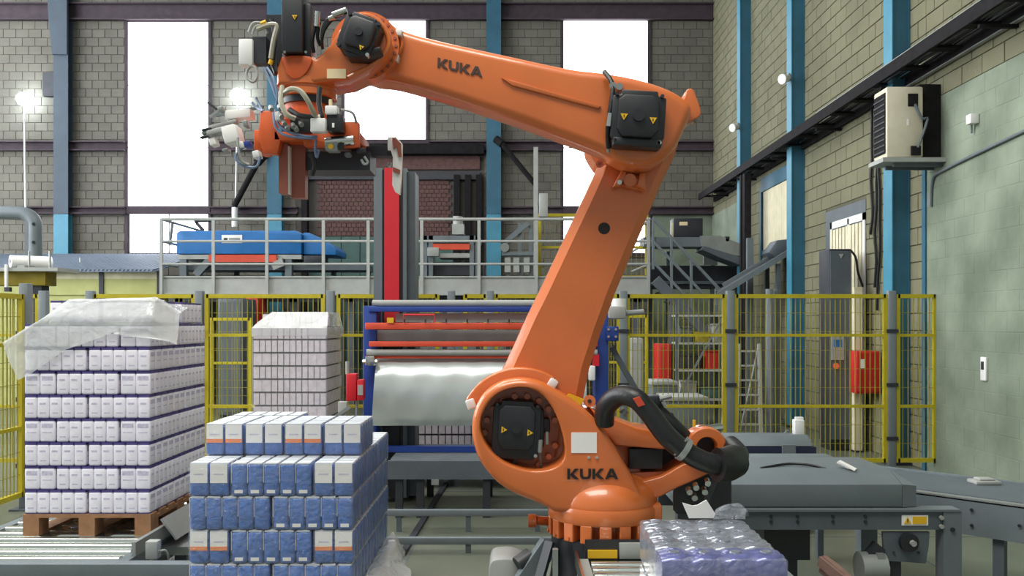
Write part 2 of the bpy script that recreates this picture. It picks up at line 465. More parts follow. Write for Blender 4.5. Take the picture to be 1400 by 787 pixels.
# right wall: blocks, openings, plastered foot
YP = 10.05
rwin = (14.95, 16.6, 3.05, 4.15); rdoor = (11.75, 13.25, 0, 3.35)
wall_right = tag(B().box(XR+.014, XR+.5, 1.0, YB+.4, 0, 10.4).build('wall_right', MORTR), kind='structure')
def put_r(bb, a, c, e, g, dx):
    if bb is None: return Vector((XR+dx, a, e))
    x0 = XR+dx if (a or e) else 0
    bb.box(x0, x0+.1, a, c, e, g)
rr = courses(YP, YB, 0, 10.4, .4, .2, [rwin, rdoor])+courses(YP-2.8, YP, 4.2, 10.4, .4, .2, [])
def rank_r(q):
    Y = (q[0]+q[1])/2; y = 440-1200*((q[2]+q[3])/2-1.7)/Y; x = 700+1200*XR/Y
    return (0 if (-20 < y < 640 and x < 1420) else 1, Y)
lay(wall_right, rr, put_r, BLOCKR, rank_r)
pl = courses(1.2, YP, 0, 4.2, .4, .2, [], .005)
pw = tag(B().box(XR+.003, XR+.013, 1.0, YP, 0, 4.2).build('wall_plaster', PLAST), kind='structure')
cach = {}
for q in sorted(pl, key=lambda q: -q[1])[:300]:
    k = (round(q[1]-q[0], 3), round(q[3]-q[2], 3))
    if k not in cach: cach[k] = B().box(0, .04, 0, k[0], 0, k[1]).mesh('plastered_block', PLAST, bevel=.004, seg=1)
    o = bpy.data.objects.new('plastered_block', cach[k]); COL.objects.link(o); o.parent = pw
    o.location = Vector((XR+random.uniform(0, .002), q[0], q[2]))-ORIGIN[pw.name]
bb = B()
for q in sorted(pl, key=lambda q: -q[1])[300:]: bb.box(XR, XR+.04, *q)
if bb.f: tag(bb.build('near_plastered_blocks', PLAST, pw), kind='stuff')
tag(B().box(XR-.02, XR+.02, YP-.02, YP+.06, 0, 4.15).build('trim_12', TEAL), kind='structure')
tag(B().box(XR-.03, XR-.005, 17.75, YB-.04, 0, 4.2).build('wall_right_dado', PLAST), kind='structure')
# right-wall window with blinds and blue frame
rw = tag(B().box(XR-.02, XR+.06, rwin[0]-.1, rwin[1]+.1, rwin[2]-.1, rwin[2]).build('window_4', TEAL), kind='structure')
fr = B()
for y in (rwin[0]-.08, rwin[1]): fr.box(XR-.03, XR+.08, y, y+.1, rwin[2]-.3, rwin[3]+.1)
fr.box(XR-.03, XR+.08, rwin[0], rwin[1], rwin[3], rwin[3]+.25); fr.build('window_frame', TEAL, rw)
k = 0; y = rwin[0]+.02
while y < rwin[1]-.1:
    B().box(XR-.015, XR+.005, y, y+.13, rwin[2], rwin[3]-.01).build('blind_slat', CREAMW, rw); y += .14
# right-wall door with slatted leaf
dr = tag(B().box(XR-.005, XR+.013, rdoor[0], rdoor[1], 0, rdoor[3]).build('door_2', GREYD), kind='structure')
y = rdoor[0]+.1
while y < rdoor[1]-.3:
    B().box(XR-.025, XR-.006, y, y+.085, .1, rdoor[3]-.3).build('slat', CREAMW, dr); y += .12
fr = B().box(XR-.02, XR+.05, rdoor[0], rdoor[0]+.08, 0, rdoor[3]-.18).box(XR-.02, XR+.05, rdoor[1]-.3, rdoor[1]-.22, 0, rdoor[3]-.18).box(XR-.02, XR+.05, rdoor[0]+.55, rdoor[0]+.61, 0, rdoor[3]-.2)
fr.box(XR-.02, XR+.05, rdoor[0], rdoor[1]-.22, rdoor[3]-.28, rdoor[3]-.18); fr.build('door_frame', WHITE, dr)
# blue columns of the right wall
for yc, lab in ((10.44, 'blue column of the right wall behind the air conditioner'), (14.2, 'middle blue column of the right wall, left of the tall slatted door'), (17.4, 'blue column of the right wall nearest the back corner')):
    t = thing('steel_column', lab, 'column', (XR-.1, yc, 0), 'blue columns of the right wall')
    B().box(XR-.22, XR-.205, yc-.0, yc+.24, 0, 10.2).build('flange', TEAL3, t)  # lighter teal stands for light from the left on this flange
    B().box(XR-.205, XR, yc+.01, yc+.03, 0, 10.2).build('web', TEAL, t)
    B().box(XR-.02, XR-.001, yc, yc+.24, 0, 10.2).build('flange', TEAL, t)
    B().box(XR-.28, XR, yc-.05, yc+.29, 0, .03).build('base_plate', DKMETAL, t)
# lamps on those columns
for yc, py, lab in ((14.2, 105, 'small white lamp on the middle column of the right wall'), (17.4, 172, 'small white lamp on the far column of the right wall')):
    z = Z_(py, yc); x = XR-.24
    t = thing('wall_lamp', lab, 'lamp', (x, yc, z), 'small lamps on the right wall columns')
    B().cyl((x-.01, yc+.05, z), (x-.14, yc-.04, z-.05), .05, 12, .085).build('lamp_head', WHITE, t, smooth=True)
    B().cyl((x-.14, yc-.04, z-.05), (x-.15, yc-.047, z-.053), .08, 12).build('lens', LAMP if False else PAPER, t)
    B().box(x-.03, x+.005, yc, yc+.1, z-.06, z+.06).build('bracket', GALV, t)
# ladder cable tray along the right wall
ZT = 4.55; XO = 4.33
t = thing('cable_tray', 'grimy black ladder cable tray running along the right wall', 'cable tray', (XO, 12, ZT))
B().box(XO, XO+.035, 4.5, YB-.3, ZT-.02, ZT+.12).build('outer_rail', GRIME, t)
B().box(XO-.004, XO+.04, 4.5, 12.5, ZT+.12, ZT+.128).build('rail_lip', GALV, t)
B().box(XR-.06, XR-.025, 4.5, YB-.3, ZT-.06, ZT+.08).build('inner_rail', GRIME, t)
B().box(XR-.075, XR-.024, 4.5, 11.0, ZT-.068, ZT-.055).build('rail_lip', GALV, t)
y = 4.8
while y < YB-.4:
    B().box(XO+.03, XR-.05, y, y+.14, ZT, ZT+.03).build('rung', GRIME, t); y += .72
cb = B()
for k in range(5):
    cb.tube([(XO+.08+.055*k+random.uniform(-.015, .015), yy, ZT+.05+random.uniform(0, .02)) for yy in [4.5+.9*i for i in range(18)]], .02, 6)
cb.build('tray_cable', RUBBER, t, smooth=True, split=True)
y = 6.0
while y < YB-.5:
    B().box(XO+.04, XR-.005, y, y+.04, ZT-.1, ZT-.065).build('support_bracket', GRIME, t); y += 2.2
# cables hanging down the right wall by the door
cb = B()
for dy, zb in ((11.35, 2.2), (11.28, 1.9), (11.5, 2.9)):
    cb.tube([(XR-.03, dy+random.uniform(-.05, .05), ZT-.05-i*(ZT-zb)/7) for i in range(8)], .018, 6, 3)
tag(cb.build('hanging_cable', RUBBER, smooth=True), 'black cables hanging down the right wall beside the slatted door', 'cable')
# conduit and small box on the plaster
tag(B().tube([(XR-.02, 9.9, 3.0), (XR-.02, 9.85, 3.3), (XR-.02, 9.6, 3.36), (XR-.02, 8.6, 3.43), (XR-.02, 6.5, 3.55)], .018, 6, 4).build('conduit', GREYP, smooth=True), 'thin grey conduit climbing the pale plaster wall', 'conduit')
t = thing('sensor_box', 'small white box on the plaster wall above the conduit', 'box', W(1334, 168, 8.95))
p = Vector((XR, 8.95, Z_(163, 8.95)))
B().box(p.x-.09, p.x, p.y-.05, p.y+.05, p.z-.05, p.z+.05).build('housing', WHITE, t, bevel=.01)
B().cyl((p.x-.03, p.y+.05, p.z-.05), (p.x-.03, p.y+.05, p.z-.13), .012).build('cable_gland', GREYP, t)
t = thing('wall_switch', 'narrow white switch plate low on the plaster wall', 'switch', (XR-.02, 8.78, 1.2))
B().box(XR-.025, XR, 8.74, 8.84, Z_(520, 8.78), Z_(488, 8.78)).build('plate', WHITE, t, bevel=.005)
B().box(XR-.035, XR-.024, 8.77, 8.81, Z_(505, 8.78), Z_(494, 8.78)).build('toggle', DKMETAL, t)
# air conditioner outdoor unit
t = thing('air_conditioner', 'weathered beige air conditioner unit hung below the cable tray', 'air conditioner', (4.4, 9.9, 3.4))
ax0, ay0, ay1 = 4.1, 9.6, 9.95; az0, az1 = Z_(215, 9.6), Z_(118, 9.6)
B().box(ax0, 4.5, ay0, ay1, az0, az1).build('casing', BEIGE, t, bevel=.02)
B().box(ax0-.008, ax0, ay0+.03, ay1-.03, az0+.05, az1-.06).build('fan_grille', GRIME, t)
gr = B()
for k in range(10): gr.box(ax0-.016, ax0-.008, ay0+.03, ay1-.03, az0+.07+k*.064, az0+.085+k*.064)
gr.build('grille_bars', DKMETAL, t)
B().box(4.33, 4.44, ay0-.006, ay0, az1-.22, az1-.08).build('service_opening', GRIME, t)
B().box(4.32, 4.34, ay0-.006, ay0, az0+.35, az0+.42).build('rating_plate', WHITE, t)
B().box(4.36, 4.46, ay0-.03, ay0, az0+.02, az0+.12).build('valve', GRIME, t)
B().tube([(4.4, ay0-.02, az1-.2), (4.46, ay0-.05, az1-.36), (4.52, ay0-.05, az0+.4), (4.42, ay0-.04, az0+.1)], .014, 6, 4).build('refrigerant_pipe', GREYD, t, smooth=True)
B().box(ax0-.05, XR, ay0-.02, ay1+.02, az0-.05, az0-.003).build('shelf', GREYL, t)
for y in (ay0+.05, ay1-.09): B().box(ax0+.1, XR, y, y+.04, az0-.09, az0-.05).build('shelf_bracket', GREYD, t)
B().box(4.5, XR, ay0+.1, ay1, az0, az1+.05).build('back_duct', GRIME, t)

# unseen left wall; glowing windows added for light and reflections from the left
wl = tag(B().box(-16.4, -16, -4, YB+.4, 0, 13.4).build('wall_left', BLOCKB), kind='structure')
for i in range(5):
    y = .5+i*4.0
    w_ = tag(B().box(-16.0, -15.9, y-.4, y+3.2, 2.3, 2.45).build('window_%d' % (5+i), GIRT), kind='structure')
    for k in range(4): B().box(-15.97, -15.95, y-.3, y+3.1, 2.5+k*2.6, 5.0+k*2.6).build('pane', GLOWL, w_)
# pole lamps in front of the back wall
for px, py, pyb, lab in ((33, 135, 284, 'bright lamp on a thin white pole at the far left'), (325, 130, 284, 'bright lamp on a thin pole behind the gripper')):
    Y = YB-.3; p = W(px, py, Y); q = W(px+2 if px < 100 else px-3, pyb, Y)
    t = thing('pole_lamp', lab, 'lamp', (p.x, Y, q.z), 'lamps on thin poles')
    B().tube([q, p], .022, 6).build('pole', WHITE, t)
    B().lathe(p.x, Y, [(.03, p.z-.16), (.12, p.z-.13), (.17, p.z-.04), (.17, p.z+.03), (.1, p.z+.13), (.02, p.z+.16)], 20).build('lamp_globe', LAMP, t, smooth=True)
    B().beam((q.x, YB-.1, q.z), (q.x, Y, q.z), .05, .05).build('bracket', GALV, t)
    if px > 100: B().cyl((q.x, Y-.05, q.z-.45), (q.x, Y-.05, q.z), .07, 10).build('ballast_tube', WHITE, t, smooth=True)
# ------------------------------------------------------------------ mezzanine with railing
YM = 16.9; zt = Z_(378, YM); zb = Z_(402, YM)
x0, x1 = X_(222, YM), X_(888, YM)
t = thing('mezzanine_platform', 'pale grey steel mezzanine with tubular railing across the hall', 'platform', ((x0+x1)/2, YM+1.2, 0))
B().box(x0, x1, YM, YM+.06, zb, zt).build('edge_beam', GREYL, t)
B().box(x0, x1, YM-.03, YM, zb-.02, zb+.02).box(x0, x1, YM-.03, YM, zt-.02, zt+.01).build('beam_flange', GREYL, t)
B().box(x0, x1, YM+.06, YM+2.6, zt-.05, zt).build('deck', GREYD, t)
for px in (222, 293, 366, 443, 504, 577, 655, 733, 810, 886):
    x = X_(px, YM); B().box(x-.03, x+.03, YM-.07, YM-.03, zb, Z_(299, YM)).build('railing_post', GREYL, t)
for py in (300, 330, 361):
    B().cyl((x0, YM-.05, Z_(py, YM)), (x1, YM-.05, Z_(py, YM)), .03 if py < 310 else .024, 8).build('rail', GREYL, t, smooth=True)
for x in (x0, x1):
    for py in (300, 330, 361): B().cyl((x, YM-.05, Z_(py, YM)), (x, YM+2.5, Z_(py, YM)), .025, 8).build('rail', GREYL, t, smooth=True)
for k in range(9):
    x = x0+.2+k*(x1-x0-.4)/8
    for y in (YM+.3, YM+2.3):
        B().box(x-.07, x+.07, y, y+.12, 0, zb).build('support_post', GREYD, t)
B().box(x0, x1, YM+.3, YM+.4, zb-.14, zb).build('cross_beam', GREYD, t)
# things under the mezzanine
for (pa, pb, pc, pd, Y, d, m, lab, cat, nm) in (
    (298, 332, 408, 600, 15.6, .8, GREYD, 'dark grey cabinet under the mezzanine left of the wrapped stack', 'cabinet', 'control_cabinet'),
    (336, 352, 405, 470, 16.5, .6, REDB, 'red cabinet under the mezzanine left of the wrapped stack', 'cabinet', 'red_cabinet'),
    (900, 918, 470, 540, 14.2, .5, REDB, 'dark red drum box seen through the right fence', 'box', 'red_box'),
    (860, 880, 462, 600, 12.0, .25, GREYL, 'tall pale post seen through the right fence', 'post', 'pale_post'),
    ):
    z1 = Z_(pc, Y)
    tt = thing(nm, lab, cat, (X_((pa+pb)/2, Y), Y+d/2, 0))
    B().box(X_(pa, Y), X_(pb, Y), Y, Y+d, .05, z1).build('body', m, tt, bevel=.01)
    B().box(X_(pa, Y)+.04, X_(pb, Y)-.04, Y-.012, Y-.001, .12, z1-.06).build('front_panel', m, tt)
    B().box(X_(pa, Y)+.02, X_(pb, Y)-.02, Y+.02, Y+d-.02, 0, .05).build('plinth', DKMETAL, tt)
# ---- blue hooded machine on the mezzanine
Yh = 17.3
t = thing('hooded_conveyor', 'bright blue hooded machine with white sign on the mezzanine', 'machine', (X_(340, Yh), Yh+.6, zt))
B().prism(PX([(241, 347), (241, 318), (246, 315), (405, 315), (412, 320), (412, 347)], Yh), Yh, Yh+1.3).build('hood', BLUEH, t, bevel=.02)
B().prism(PX([(413, 347), (413, 317), (420, 317), (450, 333), (458, 340), (458, 348)], Yh), Yh+.1, Yh+1.2).build('hood_slope', BLUEH, t, bevel=.02)
B().pbox(303, 331, 321, 332, Yh-.012, .01).build('sign', PAPER, t)
B().pbox(306, 311, 325, 329, Yh-.016, .004).build('sign_emblem', DKMETAL, t); B().pbox(313, 328, 325, 329, Yh-.016, .004).build('sign_print', GALV, t)
B().pbox(243, 412, 348, 354, Yh, 1.2).build('frame_rail', GREYL, t)
B().pbox(285, 378, 348, 358, Yh-.06, .06).build('red_panel', REDO, t, label='red panel under the hood')
B().pbox(243, 500, 361, 369, Yh+.1, .9).build('lower_rail', GREYD, t)
for px in (246, 390): B().box(X_(px, Yh), X_(px+9, Yh), Yh-.02, Yh+.12, zt, Z_(354, Yh)).build('leg', GREYP, t)
for px in (300, 440, 490): B().box(X_(px, Yh), X_(px+6, Yh), Yh+.9, Yh+1.0, zt, Z_(361, Yh)).build('leg', GREYD, t)
B().beam(W(268, 376, Yh+.05), W(292, 350, Yh+.05), .1, .14).build('brace', GREYP, t)
B().prism(PX([(370, 360), (385, 352), (388, 363), (374, 369)], Yh-.1), Yh-.1, Yh).build('tilted_box', GREYL, t)
B().tube([W(278, 315, Yh+.2), W(270, 306, Yh+.2), W(266, 302, Yh+.2), W(290, 301, Yh+.2)], .035, 8).build('handle', DKMETAL, t, smooth=True)
B().tube([W(232, 335, Yh), W(236, 303, Yh), W(228, 302, Yh)], .03, 8).build('guide_tube', GREYP, t, smooth=True)
B().pbox(415, 440, 349, 360, Yh, .6).build('drive_motor', DKMETAL, t, bevel=.02)
# ---- second machine on the mezzanine (right of the red column)
t = thing('frame_machine', 'grey framed machine with red bar on the mezzanine behind the red column', 'machine', (X_(610, Yh), Yh+.5, zt))
for px in (578, 586, 642, 650): B().box(X_(px, Yh), X_(px+6, Yh), Yh, Yh+.12, zt, Z_(322, Yh)).build('leg', GREYP, t)
B().pbox(578, 656, 322, 329, Yh, 1.0).build('top_beam', GREYP, t)
B().pbox(592, 642, 333, 341, Yh-.05, .1).build('red_bar', REDO, t, label='red cross bar')
B().pbox(584, 600, 338, 350, Yh-.1, .15).build('junction_box', GREYL, t, bevel=.01)
B().pbox(600, 642, 346, 352, Yh, .6).build('cross_rail', GREYL, t)
B().pbox(580, 660, 358, 376, Yh+.2, .6).build('drive_unit', DKMETAL, t)
B().cyl(W(626, 321, Yh+.2), W(626, 296, Yh+.2), .1, 12).pbox(618, 634, 306, 320, Yh+.1, .3).build('motor', GREYL, t, smooth=True)
# ---- lifting frame right of the middle column
t = thing('lift_station', 'pale small-parts station of grey posts and boxes on the mezzanine', 'machine', (X_(690, Yh), Yh+.4, zt))
for px in (692, 708, 723): B().box(X_(px, Yh), X_(px+5, Yh), Yh, Yh+.1, zt, Z_(305 if px > 700 else 330, Yh)).build('post', GREYP, t)
B().beam(W(692, 330, Yh), W(722, 305, Yh), .1, .1).build('sloped_arm', GREYP, t)
for px in (690, 702, 716): B().pbox(px, px+8, 352, 372, Yh-.1, .2).build('box', GREYL, t)
B().pbox(686, 733, 344, 349, Yh-.06, .3).build('shelf', GREYP, t)
B().cyl(W(690, 338, Yh-.1), W(690, 338, Yh+.1), .09, 12).build('pulley', GALV, t)
# tall post with box
t = thing('light_post', 'tall grey post with pale control box rising from the mezzanine', 'post', W(733, 378, YM+.2))
B().box(X_(730, YM), X_(736, YM), YM+.2, YM+.3, zt, Z_(198, YM)).build('post', GREYL, t)
B().pbox(737, 749, 264, 296, YM+.15, .2).build('control_box', GREYL, t, bevel=.01)
B().pbox(735, 739, 275, 280, YM+.2, .08).build('bracket', GREYP, t)

# ---------------------------------------------------------------- safety fences
def fence_panel(p0, p1, z0, z1, label, group, mids=(), step=.055, r=.022):
    """yellow tube frame with a wire mesh between two floor points"""
    p0 = Vector((p0[0], p0[1], 0)); p1 = Vector((p1[0], p1[1], 0)); d = p1-p0; Lg = d.length; d.normalize()
    t = thing('safety_fence', label, 'fence', (p0+p1)/2, group)
    for p in (p0, p1): B().box(p.x-r, p.x+r, p.y-r, p.y+r, z0, z1).build('upright', YEL, t)
    for z in (z0+r, z1-r): B().beam(p0+Vector((0, 0, z)), p1+Vector((0, 0, z)), 2*r, 2*r).build('frame_rail', YEL, t)
    for z in mids: B().beam(p0+Vector((0, 0, z)), p1+Vector((0, 0, z)), 1.5*r, 1.5*r).build('mid_rail', YEL, t)
    w = B(); n = max(2, int(Lg/step))
    for i in range(1, n):
        p = p0+d*(Lg*i/n); w.box(p.x-.004, p.x+.004, p.y-.004, p.y+.004, z0, z1)
    m = int((z1-z0)/.2)
    for i in range(1, m):
        z = z0+(z1-z0)*i/m; w.beam(p0+Vector((0, .005, z)), p1+Vector((0, .005, z)), .005, .005)
    tag(w.build('wire_mesh', WIRE, t), kind='stuff')
    return t
WIRE = M('olive_yellow_wire', (150, 140, 46), .55, var=.15)
def fence_post(x, y, label, h=2.05, w=.085):
    t = thing('fence_post', label, 'post', (x, y, 0), 'grey fence posts')
    B().box(x-w/2, x+w/2, y-w/2, y+w/2, .015, h).build('shaft', POSTG, t, bevel=.006)
    B().box(x-.1, x+.1, y-.1, y+.1, 0, .015).build('foot_plate', GREYD, t)
    for z in (.4, 1.0, 1.6): B().box(x-w/2-.02, x+w/2+.02, y-w/2-.012, y-w/2+.01, z-.02, z+.02).build('clip', DKMETAL, t)
YF = 9.84; z1 = Z_(402, YF); z0 = .13; md = (Z_(458, YF), Z_(555, YF))
G = 'panels of the yellow safety fence'
fx = lambda p: X_(p, YF)
for a, c, lab in ((-60, 52, 'leftmost yellow mesh fence panel behind the left pallet stack'), (130, 265, 'yellow mesh fence panel right behind the plastic-topped stack'),
                  (283, 442, 'yellow mesh gate panel behind the wrapped middle stack'), (463, 598, 'yellow mesh fence panel behind the tall red column'),
                  (566+70, 664, 'narrow yellow mesh fence panel above the film roll frame'), (678, 846, 'yellow mesh fence panel behind the orange lower arm'),
                  (858, 990, 'yellow mesh fence panel right of the robot arm'), (1006, 1210, 'wide yellow mesh fence panel left of the last grey post'),
                  (1227, 1278, 'narrow yellow mesh fence panel ending at the plaster wall')):
    fence_panel((fx(a), YF), (fx(c), YF), z0, z1, lab, G, md)
for p, lab in ((60, 'grey fence post behind the plastic sheet at the left'), (124, 'grey fence post hidden behind the left pallet stack'), (273, 'grey fence post between the two white stacks'), (452, 'grey fence post right of the wrapped middle stack'),
               (617, 'grey fence post right of the red column'), (670, 'grey fence post above the film frame'), (852, 'grey fence post beside the white motor'), (998, 'grey fence post above the round robot eye'), (1218, 'last grey fence post before the plaster wall')):
    fence_post(fx(p), YF, lab)
fence_panel((-4.42, 5.9), (-4.42, 7.9), .13, 1.95, 'yellow mesh fence panel running toward the camera at the left edge', G, (1.5, .75))
fence_post(-4.42, 7.98, 'grey post at the corner of the left side fence')
# second yellow enclosure on the mezzanine and behind the fence
fence_panel((X_(738, 17.6), 17.6), (X_(884, 17.6), 17.6), zt, Z_(292, 17.6), 'yellow guard fence up on the mezzanine behind the arm', 'yellow guard panels further back', (Z_(338, 17.6),), .1, .03)
fence_panel((X_(816, 12.6), 12.6), (X_(884, 12.6), 12.6), 0, Z_(430, 12.6), 'yellow guard panel behind the white motor', 'yellow guard panels further back', (Z_(495, 12.6),), .1, .022)
fence_panel((X_(290, 12.4), 12.4), (X_(342, 12.4), 12.4), 0, Z_(434, 12.4), 'yellow guard frame left of the wrapped middle stack', 'yellow guard panels further back', (Z_(496, 12.4), Z_(556, 12.4)), .09, .022)

# ---------------------------------------------------------------- stretch wrapping machine with film web
YW = 8.0
t = thing('wrapping_machine', 'blue framed film wrapping machine with tall red and grey column', 'machine', (X_(660, YW), YW+.3, 0))
def wx(p): return X_(p, YW)
def wz(p): return Z_(p, YW)
B().box(wx(505), wx(517), YW+.25, YW+.62, .05, wz(223)).build('column_edge', GREYP, t)
B().box(wx(517), wx(520), YW+.28, YW+.60, .05, wz(224)).build('column_slot', BLACK, t)
B().box(wx(520), wx(541), YW+.24, YW+.60, wz(441), wz(223)).build('red_panel', RED, t, label='bright red column panel')
B().box(wx(520), wx(541), YW+.26, YW+.60, .05, wz(441)).build('column_foot', BLACK, t)
B().box(wx(541), wx(546), YW+.28, YW+.6, .05, wz(224)).build('column_slot', BLACK, t)
B().box(wx(546), wx(551), YW+.26, YW+.62, .05, wz(223)).build('column_edge', GREYP, t)
B().box(wx(551), wx(562), YW+.34, YW+.66, .05, wz(226)).build('column_edge', GREYD, t)
for p in (505, 822):
    B().box(wx(p-8), wx(p+10), YW-.02, YW+.28, .02, wz(418)).build('upright', BLUE, t, bevel=.006)
    B().box(wx(p-16), wx(p+18), YW-.1, YW+.4, 0, .02).build('foot_plate', DKMETAL, t)
B().box(wx(505), wx(815), YW-.04, YW+.12, wz(426), wz(419)).build('top_beam', BLUE, t, bevel=.005)
B().cyl((wx(509), YW+.02, wz(414.5)), (wx(815), YW+.02, wz(414.5)), .032, 12).build('top_roller', GREYL, t, smooth=True)
B().box(wx(540), wx(815), YW+.04, YW+.1, wz(440), wz(428)).build('back_plate', GREYL, t)
B().box(wx(503), wx(815), YW-.16, YW-.06, wz(450), wz(441)).build('red_beam', REDO, t, bevel=.006)
B().box(wx(510), wx(815), YW+.02, YW+.1, wz(466), wz(451)).build('film_bar', GALV, t)
B().box(wx(508), wx(815), YW-.14, YW-.06, wz(473), wz(466)).build('red_beam', REDO, t, bevel=.005)
B().cyl((wx(504), YW-.1, wz(481)), (wx(815), YW-.1, wz(481)), .03, 12).build('idle_roller', GREYL, t, smooth=True)
B().box(wx(503), wx(815), YW-.1, YW-.05, wz(489), wz(485)).build('lower_red_rail', REDO, t)
for k in range(9): B().cyl((wx(556+k*28), YW-.17, wz(441)), (wx(556+k*28), YW-.17, wz(436)), .008, 6).build('bolt', DKMETAL, t)
B().tube([W(552, 441, YW-.1), W(552, 430, YW-.1), W(594, 430, YW-.1), W(594, 441, YW-.1)], .008, 6).build('wire_loop', RED, t)
B().pbox(529, 538, 434, 441, YW-.18, .02).build('warning_label', YLAB, t)
B().pbox(499, 512, 487, 500, YW-.2, .12).build('tension_clamp', CHROME, t, bevel=.01); B().cyl(W(496, 494, YW-.16), W(516, 494, YW-.16), .022, 8).build('tension_screw', CHROME, t, smooth=True)
B().box(wx(503), wx(830), YW+.05, YW+.13, wz(619), wz(611)).build('lower_beam', BLUE, t)
# curved film web
rows = []
prof = [(487, -.06), (495, -.13), (510, -.19), (530, -.22), (550, -.215), (568, -.19), (580, -.15)]
prof = smooth2(prof, 4, False)
w = B(); cols = 24
L1 = []; L2 = []
for py, dy in prof:
    f = (py-487)/93
    xa = wx(516-6*f*f); xb = wx(800)
    L1.append([(xa+(xb-xa)*i/cols, YW+.06+dy+.006*math.sin(i*1.7+py*.08), Z_(py, YW)) for i in range(cols+1)])
vs = [p for r in L1 for p in r]; nn = cols+1
fs = [(j*nn+i, j*nn+i+1, (j+1)*nn+i+1, (j+1)*nn+i) for j in range(len(L1)-1) for i in range(cols)]
k = len(vs); vs2 = [(x, y+.006, z) for x, y, z in vs]
w.add(vs, fs); w.add(vs2, [f[::-1] for f in fs])
sh = w.build('film_web', SHEET, t, smooth=True, label='shiny curved sheet of film')
# white motor gearbox on the right upright
B().cyl(W(846, 408, YW+.05), W(846, 432, YW+.05), .07, 16).build('motor', WHITE, t, smooth=True)
B().pbox(832, 856, 418, 436, YW-.06, .2).build('gearbox', GREYL, t, bevel=.02)
B().cyl(W(856, 428, YW+.04), W(880, 426, YW+.04), .025, 10).build('shaft', GALV, t, smooth=True)
B().pbox(829, 846, 446, 466, YW-.06, .2).build('motor_bracket', BLUE, t, bevel=.008)
for a, c in ((832, 450), (842, 450), (832, 460), (842, 460)): B().cyl(W(a, c, YW-.075), W(a, c, YW-.05), .012, 8).build('bolt', CHROME, t)
B().beam(W(836, 474, YW+.1), W(869, 532, YW+.1), .05, .05).build('stay_bar', GREYD, t)
B().pbox(811, 819, 484, 500, YW-.12, .08).build('red_valve', RED, t); B().pbox(805, 814, 500, 520, YW-.14, .1).build('air_filter', WHITE, t, bevel=.01)
# small red switch box with stand beside the machine
t = thing('red_switch_box', 'small red switch box on a stand left of the blue upright', 'switch box', (X_(482, 7.7), 7.75, 0))
B().pbox(473, 487, 511, 548, 7.7, .12).build('housing', RED, t, bevel=.008); B().pbox(488, 497, 519, 547, 7.7, .1).build('side_module', RED, t, bevel=.006)
B().pbox(489, 496, 526, 540, 7.69, .01).build('label_plate', GREYL, t)
B().box(X_(484, 7.7), X_(487, 7.7), 7.75, 7.78, 0, Z_(548, 7.7)).build('stand_pole', GALV, t); B().cyl((X_(485, 7.7), 7.76, 0), (X_(485, 7.7), 7.76, .02), .12, 16).build('stand_base', GREYD, t)
B().cyl(W(475, 511, 7.75), W(475, 494, 7.75), .018, 8).build('antenna', GREYL, t)
t = thing('photo_sensor', 'white reflector bracket in front of the red switch box', 'sensor', (X_(470, 7.3), 7.3, 0))
B().pbox(462, 474, 549, 590, 7.3, .06).build('plate', GREYL, t, bevel=.005); B().beam(W(452, 574, 7.3), W(478, 556, 7.3), .03, .03).build('arm', GALV, t)
B().box(X_(466, 7.3), X_(470, 7.3), 7.33, 7.36, 0, Z_(588, 7.3)).build('stand', GALV, t)

# dark cross conveyor and floor rails between the blue pallet and the robot
t = thing('cross_conveyor', 'dark grey low conveyor frame below the film web', 'conveyor', (X_(620, 7.6), 7.8, 0))
B().box(X_(530, 7.6), X_(790, 7.6), 7.6, 7.66, Z_(655, 7.6), Z_(630, 7.6)).build('side_rail', GREYD, t)
B().box(X_(530, 7.6), X_(790, 7.6), 8.6, 8.66, Z_(655, 7.6), Z_(630, 7.6)).build('side_rail', GREYD, t)
for k in range(9): y = 7.72+k*.1; B().cyl((X_(532, 7.6), y, Z_(634, 7.6)), (X_(788, 7.6), y, Z_(634, 7.6)), .035, 10).build('roller', GREYD, t, smooth=True)
for px in (540, 569, 660, 760):
    for y in (7.62, 8.55): B().box(X_(px, 7.6), X_(px+10, 7.6), y, y+.06, 0, Z_(655, 7.6)).build('leg', DKMETAL, t)
B().box(X_(590, 7.6), X_(600, 7.6), 7.58, 7.6, Z_(662, 7.6), Z_(655, 7.6)).build('bracket', GALV, t)
for (py, Y, lab) in ((697, 7.1, 'thin steel floor rail nearer the dark conveyor'), (735, 6.45, 'thin steel floor rail nearer the robot')):
    z = Z_(py, Y)
    t = thing('floor_rail', lab, 'rail', (X_(640, Y), Y, 0), 'floor rails beside the robot')
    B().box(X_(528, Y), X_(775, Y), Y, Y+.05, z-.05, z).build('bar', GREYP, t, bevel=.004)
    for px in (545, 640, 735): B().box(X_(px, Y)-.02, X_(px, Y)+.02, Y+.01, Y+.04, 0, z-.05).build('support', GREYD, t)
tag(B().beam((X_(600, 8.3), 9.2, .012), (X_(553, 6.6), 6.2, .012), .05, .02).build('floor_channel', DKMETAL), 'dark diagonal channel on the floor left of the robot', 'channel')

